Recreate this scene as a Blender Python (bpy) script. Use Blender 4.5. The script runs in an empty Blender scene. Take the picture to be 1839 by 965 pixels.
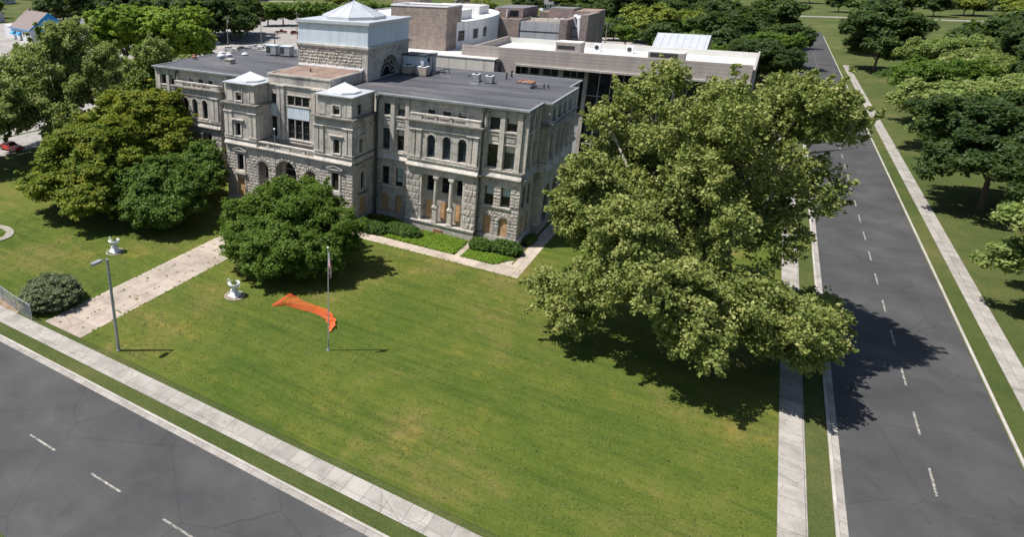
import bpy, math, random
import numpy as np
from mathutils import Vector, Matrix
D=bpy.data; SC=bpy.context.scene; COL=SC.collection
R=math.radians
# ------------------------------------------------------------------ camera, world, sun
cam=D.objects.new('camera',D.cameras.new('camera')); COL.objects.link(cam); SC.camera=cam
cam.location=(21.19,-72.31,32.0)
cam.rotation_euler=(R(90-19.361),R(0.03),R(33.26))
cam.data.sensor_width=36; cam.data.lens=1170.4/1839*36
cam.data.shift_x=(919.5-600)/1839; cam.data.shift_y=-(482.5-337.5)/1839
cam.data.clip_start=1; cam.data.clip_end=6000
SUN=Vector((0.444,0.30,-1.0))
W=D.worlds.new('World'); SC.world=W; W.use_nodes=True
nt=W.node_tree; bg=nt.nodes['Background']
sky=nt.nodes.new('ShaderNodeTexSky'); sky.sky_type='NISHITA'; sky.sun_disc=False
sky.sun_elevation=math.asin(1/SUN.length); sky.sun_rotation=math.atan2(-SUN.x,-SUN.y)
nt.links.new(sky.outputs[0],bg.inputs[0]); bg.inputs[1].default_value=0.078
ld=D.lights.new('sun','SUN'); ld.energy=5.0; ld.angle=R(0.55); ld.color=(1.0,0.955,0.90)
sun=D.objects.new('sun',ld); COL.objects.link(sun); sun.rotation_euler=SUN.to_track_quat('-Z','Y').to_euler()
SC.view_settings.view_transform='Standard'; SC.view_settings.look='None'
SC.view_settings.exposure=0.52; SC.view_settings.gamma=1.0; SC.view_settings.use_curve_mapping=False
SC.cycles.max_bounces=6; SC.cycles.transparent_max_bounces=6
G=-1.0   # ground level

# ------------------------------------------------------------------ materials
def new_mat(name):
    m=D.materials.new(name); m.use_nodes=True; nt=m.node_tree
    return m,nt,nt.nodes['Principled BSDF']
def N(nt,t,**kw):
    n=nt.nodes.new(t)
    for k,v in kw.items():
        if k.startswith('i_'):
            key=k[2:]; key=int(key) if key.isdigit() else key.replace('_',' ')
            n.inputs[key].default_value=v
        else: setattr(n,k,v)
    return n
def L(nt,a,b): nt.links.new(a,b)
def math_n(nt,op,a,b=None,clamp=False):
    n=nt.nodes.new('ShaderNodeMath'); n.operation=op; n.use_clamp=clamp
    for i,v in enumerate((a,b)):
        if v is None: continue
        if isinstance(v,(int,float)): n.inputs[i].default_value=v
        else: nt.links.new(v,n.inputs[i])
    return n.outputs[0]
def mixc(nt,f,a,b,mode='MIX'):
    n=nt.nodes.new('ShaderNodeMix'); n.data_type='RGBA'; n.blend_type=mode
    for s,v in ((n.inputs[0],f),(n.inputs[6],a),(n.inputs[7],b)):
        if isinstance(v,(int,float)): s.default_value=v
        elif isinstance(v,tuple): s.default_value=(*v[:3],1)
        else: nt.links.new(v,s)
    return n.outputs[2]
def ramp(nt,f,stops):
    n=nt.nodes.new('ShaderNodeValToRGB'); cr=n.color_ramp
    while len(cr.elements)<len(stops): cr.elements.new(0.5)
    for e,(p,c) in zip(cr.elements,stops):
        e.position=p; e.color=(*c,1) if isinstance(c,tuple) else (c,c,c,1)
    nt.links.new(f,n.inputs[0]); return n.outputs[0]
def coords(nt,scale=(1,1,1),kind='Object'):
    tc=nt.nodes.new('ShaderNodeTexCoord'); mp=nt.nodes.new('ShaderNodeMapping')
    mp.inputs['Scale'].default_value=scale; nt.links.new(tc.outputs[kind],mp.inputs[0]); return mp.outputs[0]
def geo(nt,scale=(1,1,1)):
    tc=nt.nodes.new('ShaderNodeNewGeometry'); mp=nt.nodes.new('ShaderNodeMapping')
    mp.inputs['Scale'].default_value=scale; nt.links.new(tc.outputs['Position'],mp.inputs[0]); return mp.outputs[0]
def noise(nt,vec,scale,detail=4,rough=.55,out=0):
    n=N(nt,'ShaderNodeTexNoise'); n.inputs['Scale'].default_value=scale; n.inputs['Detail'].default_value=detail
    n.inputs['Roughness'].default_value=rough; L(nt,vec,n.inputs['Vector']); return n.outputs[out]
def bump(nt,b,h,strength=.4,dist=.05):
    n=N(nt,'ShaderNodeBump'); n.inputs['Strength'].default_value=strength; n.inputs['Distance'].default_value=dist
    L(nt,h,n.inputs['Height']); L(nt,n.outputs[0],b.inputs['Normal'])
def plain(name,c,rough=.7,var=.12,scale=1.5,metal=0.0,bumps=0.0,spec=.4):
    m,nt,b=new_mat(name); v=geo(nt)
    n1=noise(nt,v,scale,5); dark=tuple(x*(1-var*1.6) for x in c); lite=tuple(min(1,x*(1+var)) for x in c)
    L(nt,ramp(nt,n1,[(.3,dark),(.7,lite)]),b.inputs['Base Color'])
    b.inputs['Roughness'].default_value=rough; b.inputs['Metallic'].default_value=metal
    b.inputs['Specular IOR Level'].default_value=spec
    if bumps: bump(nt,b,noise(nt,v,scale*12,3),bumps,.03)
    return m
def wall_uv(nt):
    """vector (x+y, z, 0) so that courses run along every axis-aligned wall"""
    g=nt.nodes.new('ShaderNodeNewGeometry'); s=nt.nodes.new('ShaderNodeSeparateXYZ'); L(nt,g.outputs['Position'],s.inputs[0])
    c=nt.nodes.new('ShaderNodeCombineXYZ'); L(nt,math_n(nt,'ADD',s.outputs[0],s.outputs[1]),c.inputs[0]); L(nt,s.outputs[2],c.inputs[1])
    return c.outputs[0]
def stone_mat(name,base,joint=.75,bw=1.1,bh=.45,stain=.6,bumpy=.35,streak=True,js=.012):
    m,nt,b=new_mat(name); uv=wall_uv(nt); v=geo(nt)
    br=N(nt,'ShaderNodeTexBrick'); L(nt,uv,br.inputs['Vector']); br.inputs['Scale'].default_value=1
    br.inputs['Brick Width'].default_value=bw; br.inputs['Row Height'].default_value=bh; br.inputs['Mortar Size'].default_value=js
    br.inputs['Mortar Smooth'].default_value=.3; br.inputs['Bias'].default_value=0
    br.inputs['Color1'].default_value=(*[x*1.08 for x in base],1); br.inputs['Color2'].default_value=(*[x*.84 for x in base],1)
    br.inputs['Mortar'].default_value=(*[x*joint for x in base],1)
    col=br.outputs[0]
    n1=noise(nt,v,.35,6,.6); col=mixc(nt,.8,col,ramp(nt,n1,[(.34,(.64,.65,.69)),(.48,(1,1,1)),(.66,(1.14,1.10,1.03))]),'MULTIPLY')
    if streak:
        sv=geo(nt,(1.3,1.3,.22)); n2=noise(nt,sv,.8,6,.6)
        col=mixc(nt,stain,col,ramp(nt,n2,[(.30,(.42,.42,.44)),(.50,(1,1,1))]),'MULTIPLY')
    n3=noise(nt,v,3.5,5,.7); col=mixc(nt,.6,col,ramp(nt,n3,[(.32,(.52,.51,.50)),(.58,(1.08,1.06,1.03))]),'MULTIPLY')
    L(nt,col,b.inputs['Base Color']); b.inputs['Roughness'].default_value=.88; b.inputs['Specular IOR Level'].default_value=.25
    h=math_n(nt,'ADD',noise(nt,v,9,5,.7),math_n(nt,'MULTIPLY',br.outputs[1],-1.5)); bump(nt,b,h,bumpy,.04)
    return m
def grime_mat(name,base):
    m,nt,b=new_mat(name); v=geo(nt)
    n1=noise(nt,geo(nt,(1.2,1.2,.5)),1.1,6,.7)
    col=ramp(nt,n1,[(.3,tuple(x*.34 for x in base)),(.5,tuple(x*.75 for x in base)),(.66,tuple(x*1.15 for x in base))])
    L(nt,col,b.inputs['Base Color']); b.inputs['Roughness'].default_value=.9; bump(nt,b,noise(nt,v,10,4),.3,.03); return m
LS=(.455,.43,.395)
M={}
M['stone']=stone_mat('ashlar_limestone',LS)
M['rock']=stone_mat('rock_faced_limestone',(.46,.43,.39),joint=.9,bumpy=.9,stain=.35,js=0.0)
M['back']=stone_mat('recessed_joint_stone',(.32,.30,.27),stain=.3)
M['trim']=stone_mat('pale_trim_limestone',(.52,.49,.45),bw=1.8,bh=3.,stain=.55,js=.008)
M['ledge']=grime_mat('weathered_ledge_stone',(.45,.42,.37))
M['dirty']=grime_mat('blackened_cornice_stone',(.22,.205,.185))
M['siding']=None
def siding_mat(name,c,step=.3,horiz=False,rough=.5,dk=.78):
    m,nt,b=new_mat(name); uv=wall_uv(nt); s=nt.nodes.new('ShaderNodeSeparateXYZ'); L(nt,uv,s.inputs[0])
    f=math_n(nt,'FRACT',math_n(nt,'DIVIDE',s.outputs[1 if horiz else 0],step))
    line=math_n(nt,'GREATER_THAN',f,.88); v=geo(nt)
    col=mixc(nt,line,c,tuple(x*dk for x in c))
    n=noise(nt,geo(nt,(1,1,.15)),1.1,4); col=mixc(nt,.7,col,ramp(nt,n,[(.35,(.82,.83,.85)),(.6,(1.04,1.04,1.03))]),'MULTIPLY')
    L(nt,col,b.inputs['Base Color']); b.inputs['Roughness'].default_value=rough; b.inputs['Specular IOR Level'].default_value=.3
    bump(nt,b,math_n(nt,'MULTIPLY',line,-1),.5,.03); return m
M['siding']=siding_mat('pale_blue_metal_siding',(.56,.63,.69),.42)
M['metal_roof']=plain('pale_standing_metal',(.50,.52,.55),.42,.06,.8,metal=.25)
M['metal_white']=plain('white_coated_metal',(.70,.71,.72),.4,.05,.9)
def membrane():
    m,nt,b=new_mat('dark_roof_membrane'); v=geo(nt)
    br=N(nt,'ShaderNodeTexBrick'); L(nt,v,br.inputs['Vector']); br.inputs['Scale'].default_value=1
    br.inputs['Brick Width'].default_value=11; br.inputs['Row Height'].default_value=1.0; br.inputs['Mortar Size'].default_value=.03
    br.inputs['Color1'].default_value=(.070,.072,.080,1); br.inputs['Color2'].default_value=(.086,.088,.096,1); br.inputs['Mortar'].default_value=(.058,.058,.066,1)
    n=noise(nt,geo(nt,(.07,.30,1)),1.5,6,.62)
    col=mixc(nt,.9,br.outputs[0],ramp(nt,n,[(.34,(.58,.58,.62)),(.45,(.95,.95,.98)),(.55,(1.12,1.1,1.1)),(.68,(1.6,1.5,1.42))]),'MULTIPLY')
    n2=noise(nt,v,1.6,6,.7); col=mixc(nt,.7,col,ramp(nt,n2,[(.35,(.8,.8,.8)),(.65,(1.15,1.13,1.1))]),'MULTIPLY')
    L(nt,col,b.inputs['Base Color']); b.inputs['Roughness'].default_value=.8; b.inputs['Specular IOR Level'].default_value=.35
    bump(nt,b,noise(nt,v,3,4),.25,.03); return m
M['membrane']=membrane()
def gravel():
    m,nt,b=new_mat('brown_gravel_roofing'); v=geo(nt)
    n=noise(nt,v,.5,6,.65); n2=noise(nt,v,9,3,.7)
    col=ramp(nt,n,[(.3,(.13,.085,.065)),(.55,(.235,.165,.13)),(.8,(.33,.26,.22))])
    col=mixc(nt,.5,col,ramp(nt,n2,[(.3,(.6,.6,.6)),(.7,(1.25,1.25,1.25))]),'MULTIPLY')
    L(nt,col,b.inputs['Base Color']); b.inputs['Roughness'].default_value=.95; bump(nt,b,n2,.5,.03); return m
M['gravel']=gravel()
def glass_mat(name,c,rough=.08,w=.5):
    m,nt,b=new_mat(name); v=geo(nt); n=noise(nt,v,.6,3)
    L(nt,ramp(nt,n,[(.35,tuple(x*.5 for x in c)),(.7,tuple(x*1.6 for x in c))]),b.inputs['Base Color'])
    b.inputs['Roughness'].default_value=rough; b.inputs['Specular IOR Level'].default_value=w
    bump(nt,b,noise(nt,v,.8,2),.04,.2); return m
M['glass']=glass_mat('dark_window_glass',(.012,.014,.017))
M['glass_blue']=glass_mat('sky_lit_window_glass',(.035,.05,.062),.05,.7)
M['frame']=plain('dark_window_frame',(.045,.045,.048),.5)
M['frame_pale']=plain('pale_painted_frame',(.36,.34,.30),.6)
M['blind']=plain('pale_green_blind',(.34,.42,.41),.8,.08)
M['shade_roll']=plain('ivory_roller_shade',(.50,.47,.40),.8,.08)
def ply():
    m,nt,b=new_mat('weathered_plywood'); n=noise(nt,geo(nt,(6,6,.7)),1.6,5,.65); n2=noise(nt,geo(nt),1.1,4)
    col=ramp(nt,n,[(.3,(.33,.19,.09)),(.55,(.52,.33,.17)),(.75,(.62,.44,.26))])
    col=mixc(nt,.7,col,ramp(nt,n2,[(.35,(.75,.68,.62)),(.65,(1.12,1.1,1.1))]),'MULTIPLY')
    L(nt,col,b.inputs['Base Color']); b.inputs['Roughness'].default_value=.85; return m
M['ply']=ply()
M['pipe']=plain('grey_green_downpipe',(.05,.057,.062),.6)
M['galv']=plain('galvanised_metal',(.36,.38,.40),.45,.12,2,metal=.5)
M['edge_metal']=plain('dull_grey_edge_metal',(.22,.235,.24),.6,.15,1)
M['darkmetal']=plain('dark_painted_metal',(.035,.037,.04),.5)
M['rust']=plain('rusted_sheet_metal',(.27,.13,.075),.85,.35,3)
M['beige_louver']=siding_mat('beige_louver',(.42,.37,.31),.09,True)
M['concrete_pale']=plain('pale_concrete',(.38,.355,.32),.9,.15,.6,bumps=.2)
M['edging']=plain('weathered_edging_stone',(.27,.25,.21),.9,.2,3)
M['white_paint']=plain('white_gloss_paint',(.74,.75,.78),.45,.08,3)

# ------------------------------------------------------------------ mesh builder and scene helpers
class MB:
    def __init__(s): s.v=[]; s.f=[]
    def quad(s,*p): s.poly(p)
    def poly(s,p):
        i=len(s.v); s.v+= [tuple(q) for q in p]; s.f.append(tuple(range(i,i+len(p))))
    def box(s,x0,x1,y0,y1,z0,z1):
        i=len(s.v); s.v+=[(x0,y0,z0),(x1,y0,z0),(x1,y1,z0),(x0,y1,z0),(x0,y0,z1),(x1,y0,z1),(x1,y1,z1),(x0,y1,z1)]
        s.f+=[tuple(i+k for k in q) for q in ((3,2,1,0),(4,5,6,7),(0,1,5,4),(1,2,6,5),(2,3,7,6),(3,0,4,7))]
    def prism(s,poly,z0,z1,cap=True):
        n=len(poly); i=len(s.v); s.v+=[(x,y,z0) for x,y in poly]+[(x,y,z1) for x,y in poly]
        for k in range(n): s.f.append((i+k,i+(k+1)%n,i+n+(k+1)%n,i+n+k))
        if cap: s.f.append(tuple(i+n+k for k in range(n))); s.f.append(tuple(i+n-1-k for k in range(n)))
    def tube(s,p0,p1,r0,r1=None,n=8,cap=True):
        r1=r0 if r1 is None else r1; p0=Vector(p0); p1=Vector(p1); d=(p1-p0)
        if d.length<1e-6: return
        d.normalize(); a=d.orthogonal().normalized(); b=d.cross(a); i=len(s.v)
        for p,r in ((p0,r0),(p1,r1)):
            for k in range(n):
                t=2*math.pi*k/n; q=p+(a*math.cos(t)+b*math.sin(t))*r; s.v.append(tuple(q))
        for k in range(n): s.f.append((i+k,i+(k+1)%n,i+n+(k+1)%n,i+n+k))
        if cap: s.f.append(tuple(i+n+k for k in range(n))); s.f.append(tuple(i+n-1-k for k in range(n)))
    def lathe(s,prof,c,n=16,sq=False):
        i=len(s.v); m=len(prof)
        for r,z in prof:
            for k in range(n):
                t=2*math.pi*(k+.5)/n; s.v.append((c[0]+r*math.cos(t),c[1]+r*math.sin(t),c[2]+z))
        for j in range(m-1):
            for k in range(n): s.f.append((i+j*n+k,i+j*n+(k+1)%n,i+(j+1)*n+(k+1)%n,i+(j+1)*n+k))
        s.f.append(tuple(i+k for k in range(n))[::-1]); s.f.append(tuple(i+(m-1)*n+k for k in range(n)))
    def build(s,name,mat,parent=None,smooth=False,mats=None):
        me=D.meshes.new(name); off=Vector((0,0,0)); p=parent
        if p is not None:
            off=world_loc(p)
        me.from_pydata([(a-off.x,b-off.y,c-off.z) for a,b,c in s.v],[],s.f)
        if smooth: me.polygons.foreach_set('use_smooth',[True]*len(me.polygons))
        o=D.objects.new(name,me); COL.objects.link(o); me.materials.append(mat)
        if parent is not None: o.parent=parent
        return o
def world_loc(o):
    v=Vector((0,0,0))
    while o is not None: v=v+o.location; o=o.parent
    return v
def tag(o,label=None,cat=None,group=None,kind=None):
    if label: o['label']=label
    if cat: o['category']=cat
    if group: o['group']=group
    if kind: o['kind']=kind
    return o
def empty(name,loc,label,cat,group=None):
    o=D.objects.new(name,None); o.empty_display_size=.5; COL.objects.link(o); o.location=loc
    return tag(o,label,cat,group)
def kids(o): return [c for c in D.objects if c.parent==o]
def copy_tree(o,parent=None,ch=None):
    if ch is None: ch={}
    c=o.copy(); COL.objects.link(c); c.parent=parent
    for k in kids(o): copy_tree(k,c)
    return c
rnd=random.Random(7)

# ------------------------------------------------------------------ ground and paving (the setting)
def grass_mat(name,g1,g2,g3,mow=True):
    m,nt,b=new_mat(name); v=geo(nt)
    n1=noise(nt,v,.055,5,.6); n2=noise(nt,v,.5,6,.7); n3=noise(nt,v,5,4,.8); n4=noise(nt,v,26,2,.7)
    col=ramp(nt,math_n(nt,'ADD',math_n(nt,'MULTIPLY',n1,.62),math_n(nt,'MULTIPLY',n2,.38)),[(.36,g1),(.5,g2),(.64,g3)])
    if mow:
        w=N(nt,'ShaderNodeTexNoise'); w.inputs['Scale'].default_value=1; w.inputs['Detail'].default_value=2
        mp=N(nt,'ShaderNodeMapping'); mp.inputs['Rotation'].default_value=(0,0,R(22)); mp.inputs['Scale'].default_value=(.10,1.0,1)
        g=N(nt,'ShaderNodeNewGeometry'); L(nt,g.outputs['Position'],mp.inputs[0]); L(nt,mp.outputs[0],w.inputs['Vector'])
        col=mixc(nt,.4,col,ramp(nt,w.outputs[0],[(.36,(.76,.82,.74)),(.5,(1,1,1)),(.64,(1.14,1.08,1.02))]),'MULTIPLY')
    if mow:
        for rot,sc,wd in ((-38,.34,.55),(18,.5,.4)):
            mp=N(nt,'ShaderNodeMapping'); mp.inputs['Rotation'].default_value=(0,0,R(rot)); mp.inputs['Scale'].default_value=(.06,1.0,1)
            g=N(nt,'ShaderNodeNewGeometry'); L(nt,g.outputs['Position'],mp.inputs[0]); tn=noise(nt,mp.outputs[0],sc,4,.5)
            col=mixc(nt,wd,col,ramp(nt,tn,[(.44,(1,1,1)),(.47,(.62,.74,.6)),(.50,(1.0,1.0,1.0)),(.60,(1.12,1.07,1.0))]),'MULTIPLY')
        n5=noise(nt,v,.16,6,.72); col=mixc(nt,.9,col,ramp(nt,n5,[(.57,(1,1,1)),(.70,(1.7,1.28,1.35))]),'MULTIPLY')
    col=mixc(nt,.85,col,ramp(nt,n3,[(.3,(.62,.66,.6)),(.7,(1.3,1.26,1.2))]),'MULTIPLY')
    col=mixc(nt,.7,col,ramp(nt,n4,[(.3,(.6,.62,.6)),(.7,(1.35,1.3,1.3))]),'MULTIPLY')
    L(nt,col,b.inputs['Base Color']); b.inputs['Roughness'].default_value=.95; b.inputs['Specular IOR Level'].default_value=.15
    bump(nt,b,math_n(nt,'ADD',n3,n4),.7,.08); return m
M['lawn']=grass_mat('mown_lawn',(.056,.096,.014),(.094,.124,.022),(.172,.152,.050))
M['field']=grass_mat('far_grass',(.05,.075,.02),(.075,.095,.028),(.12,.12,.045),False)
def paving(name,c,jx=2.4,jy=1.6,rot=0,joint=.35,jw=.02,crack=True):
    m,nt,b=new_mat(name); v=geo(nt)
    mp=N(nt,'ShaderNodeMapping'); mp.inputs['Rotation'].default_value=(0,0,R(rot)); L(nt,v,mp.inputs[0])
    br=N(nt,'ShaderNodeTexBrick'); L(nt,mp.outputs[0],br.inputs['Vector']); br.inputs['Scale'].default_value=1; br.offset=0
    br.inputs['Brick Width'].default_value=jx; br.inputs['Row Height'].default_value=jy; br.inputs['Mortar Size'].default_value=jw
    br.inputs['Color1'].default_value=(*[x*1.07 for x in c],1); br.inputs['Color2'].default_value=(*[x*.84 for x in c],1); br.inputs['Mortar'].default_value=(*[x*joint for x in c],1)
    col=br.outputs[0]
    n=noise(nt,v,.7,6,.65); col=mixc(nt,.9,col,ramp(nt,n,[(.3,(.66,.64,.62)),(.55,(1,1,1)),(.75,(1.12,1.1,1.08))]),'MULTIPLY')
    if crack:
        vo=N(nt,'ShaderNodeTexVoronoi'); vo.feature='DISTANCE_TO_EDGE'; vo.inputs['Scale'].default_value=.33
        dn=mixc(nt,.12,v,noise(nt,v,1.5,4,.7,1)); L(nt,dn,vo.inputs['Vector'])
        col=mixc(nt,.6,col,ramp(nt,vo.outputs[0],[(.003,(.55,.52,.46)),(.010,(1,1,1))]),'MULTIPLY')
    n2=noise(nt,v,7,4,.7); col=mixc(nt,.5,col,ramp(nt,n2,[(.3,(.72,.72,.72)),(.7,(1.15,1.15,1.15))]),'MULTIPLY')
    L(nt,col,b.inputs['Base Color']); b.inputs['Roughness'].default_value=.9; bump(nt,b,n2,.3,.02); return m
M['walk']=paving('pinkish_concrete_walk',(.385,.325,.27),2.66,3.6,0)
M['path']=paving('cream_concrete_path',(.42,.355,.29),2.1,1.85,0)
M['lot']=paving('sun_bleached_lot',(.31,.29,.27),9,9,12,joint=.8,jw=.05)
M['side']=paving('grey_sidewalk',(.33,.31,.28),1.5,1.5,0,joint=.5)
def asphalt():
    m,nt,b=new_mat('asphalt'); v=geo(nt); n=noise(nt,v,.25,6,.6); n2=noise(nt,v,14,3,.7)
    col=ramp(nt,n,[(.3,(.034,.034,.036)),(.6,(.055,.054,.054)),(.8,(.075,.073,.07))])
    col=mixc(nt,.6,col,ramp(nt,n2,[(.3,(.7,.7,.7)),(.7,(1.3,1.3,1.3))]),'MULTIPLY')
    vo=N(nt,'ShaderNodeTexVoronoi'); vo.feature='DISTANCE_TO_EDGE'; vo.inputs['Scale'].default_value=.14
    L(nt,mixc(nt,.2,v,noise(nt,v,.8,4,.7,1)),vo.inputs['Vector'])
    col=mixc(nt,.7,col,ramp(nt,vo.outputs[0],[(.0015,(.42,.42,.42)),(.004,(1,1,1))]),'MULTIPLY')
    for sc,col2,lo,hi,w in ((.09,(1.25,1.24,1.22),.5,.62,.6),(.3,(.8,.8,.8),.62,.66,.6),(1.4,(.55,.55,.55),.72,.76,.7)):
        col=mixc(nt,w,col,ramp(nt,noise(nt,geo(nt,(1,1,1)),sc,3,.5),[(lo,(1,1,1)),(hi,col2)]),'MULTIPLY')
    L(nt,col,b.inputs['Base Color']); b.inputs['Roughness'].default_value=.85; bump(nt,b,n2,.35,.02); return m
M['asphalt']=asphalt()
M['paint']=plain('worn_road_paint',(.26,.25,.22),.8,.6,3)
M['dirt']=plain('dry_dirt',(.25,.18,.115),.95,.25,1.2,bumps=.3)
M['soil']=plain('dark_soil',(.055,.045,.032),.95,.3,1.5,bumps=.4)
def sheet(name,pts,z,mat):
    mb=MB(); mb.poly([(x,y,z) for x,y in pts]); o=mb.build(name,mat); return tag(o,kind='structure')
def rect(x0,y0,x1,y1): return [(x0,y0),(x1,y0),(x1,y1),(x0,y1)]
sheet('ground',rect(-2500,-600,2500,3500),G-.03,M['field'])
sheet('lawn',rect(-86.5,-41.6,27,30),G,M['lawn'])
sheet('parking_lot',[(-330,31),(-20,31),(-20,240),(-330,300)],G-.015,M['lot'])
sheet('far_road',[(-420,236),(-60,312),(-60,322),(-420,246)],G-.012,M['lot'])
sheet('far_road',[(-560,330),(200,450),(200,458),(-560,338)],G-.012,M['lot'])
sheet('far_lot',[(-330,255),(-250,262),(-262,300),(-340,292)],G-.01,M['lot'])
sheet('side_yard',[(-20,31),(27,31),(27,110),(-20,110)],G-.012,M['lawn'])
sheet('rear_yard',rect(-62,23,-8,36),G+.006,M['lot'])
sheet('west_drive',[(-112,5),(-64,9),(-64,31),(-112,31)],G+.008,M['lot'])
sheet('parking_apron',[(-330,-60),(-101,-60),(-101,31),(-330,31)],G-.01,M['lot'])
o=sheet('west_road',rect(-100,-57,-89,31),G-.006,M['lot'])
# main walk, front path, side path, cross path
sheet('main_walk',[(-32.35,-41.6),(-27.0,-41.6),(-27.0,-9.0),(-32.35,-9.0)],G+.012,M['walk'])
sheet('front_path',[(-27.0,-7.9),(2.85,-7.85),(2.85,-5.9),(1.1,-4.6),(1.1,-3.4),(-.5,-6.05),(-27.0,-6.05)],G+.018,M['path'])
sheet('side_path',[(1.25,-5.85),(2.85,-5.85),(2.9,36),(1.35,36),(1.35,-3.6)],G+.02,M['path'])
sheet('entry_plaza',rect(-37,-9.0,-24,-5.7),G+.015,M['walk'])
sheet('cross_path',[(-5.3,-6.05),(-4.55,-6.05),(-4.75,-.8),(-5.35,-.8)],G+.016,M['path'])
sheet('west_path',rect(-63.6,-6,-62.2,26),G+.014,M['path'])
# front street with sidewalk and kerb, east street
sheet('front_sidewalk',rect(-86,-44.0,28.2,-42.2),G+.012,M['side'])
sheet('dirt_strip',[(-60,-42.2),(-36,-42.2),(-36.8,-41.0),(-60,-39.6)],G+.006,M['dirt'])
sheet('front_street',rect(-140,-58,41,-45.6),G-.004,M['asphalt'])
sheet('east_sidewalk',rect(27.0,-44,28.6,110),G+.012,M['side'])
sheet('east_street',rect(30.3,-140,41,320),G-.002,M['asphalt'])
sheet('east_far_sidewalk',rect(42.8,-44,44.4,200),G+.01,M['side'])
sheet('front_gutter',rect(-86,-45.95,29.9,-45.5),G+.004,M['side'])
sheet('east_gutter',rect(30.2,-45,30.65,300),G+.004,M['side'])
mb=MB(); mb.box(-86,29.9,-45.5,-45.3,G-.1,G+.07); mb.box(30.0,30.2,-45.0,300,G-.1,G+.07); mb.box(41.1,41.3,-140,300,G-.1,G+.07)
tag(mb.build('kerb',M['concrete_pale']),kind='structure')
mb=MB()
for k in range(40):
    y=-44+k*7; mb.box(35.6,35.75,y,y+3,G-.001,G+.002)
for k in range(24):
    x=-138+k*7; mb.box(x,x+3,-51.9,-51.75,G-.003,G+.001)
tag(mb.build('lane_marking',M['paint']),kind='structure')

# ------------------------------------------------------------------ facade tools
class F:   # axis 'x': plane Y=c (u is X); axis 'y': plane X=c (u is Y); n = sign of the outward normal
    def __init__(s,axis,c,n): s.a=axis; s.c=c; s.n=n
    def P(s,u,z,d=0.0):
        w=s.c+s.n*d
        return (u,w,z) if s.a=='x' else (w,u,z)
    def box(s,mb,u0,u1,z0,z1,d0,d1):
        a=sorted((s.c+s.n*d0,s.c+s.n*d1)); u0,u1=sorted((u0,u1))
        if s.a=='x': mb.box(u0,u1,a[0],a[1],z0,z1)
        else: mb.box(a[0],a[1],u0,u1,z0,z1)
def hole(u0,u1,z0,z1,arch=False,dep=.35): return dict(u0=min(u0,u1),u1=max(u0,u1),z0=z0,z1=z1,arch=arch,dep=dep)
def arc_pts(h,n=10):
    r=(h['u1']-h['u0'])/2; c=(h['u0']+h['u1'])/2; zc=h['z1']-r
    return c,zc,r,[(c-r*math.cos(math.pi*k/n),zc+r*math.sin(math.pi*k/n)) for k in range(n+1)]
def wall(mb,f,u0,u1,z0,z1,holes=()):
    hs=[h for h in holes if h['u1']>u0 and h['u0']<u1 and h['z1']>z0 and h['z0']<z1]
    us=sorted({u0,u1}|{min(max(h[k],u0),u1) for h in hs for k in('u0','u1')})
    zs=sorted({z0,z1}|{min(max(h[k],z0),z1) for h in hs for k in('z0','z1')})
    for a,b in zip(us,us[1:]):
        for c,d in zip(zs,zs[1:]):
            mu,mz=(a+b)/2,(c+d)/2
            if any(h['u0']<mu<h['u1'] and h['z0']<mz<h['z1'] for h in hs): continue
            mb.quad(f.P(a,c),f.P(b,c),f.P(b,d),f.P(a,d))
    for h in hs:
        a,b,c,d,dp=h['u0'],h['u1'],max(h['z0'],z0),h['z1'],-h['dep']
        mb.quad(f.P(a,c),f.P(b,c),f.P(b,c,dp),f.P(a,c,dp))
        top=d
        if h['arch']:
            cu,zc,r,pts=arc_pts(h); top=zc
            for (p,q) in zip(pts,pts[1:]):
                mb.quad(f.P(*p),f.P(*q),f.P(*q,dp),f.P(*p,dp))
                mb.poly([f.P(*p),f.P(*q),f.P(q[0],d),f.P(p[0],d)])
        else: mb.quad(f.P(a,d),f.P(b,d),f.P(b,d,dp),f.P(a,d,dp))
        for u in (a,b): mb.quad(f.P(u,c),f.P(u,top),f.P(u,top,dp),f.P(u,c,dp))
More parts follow.
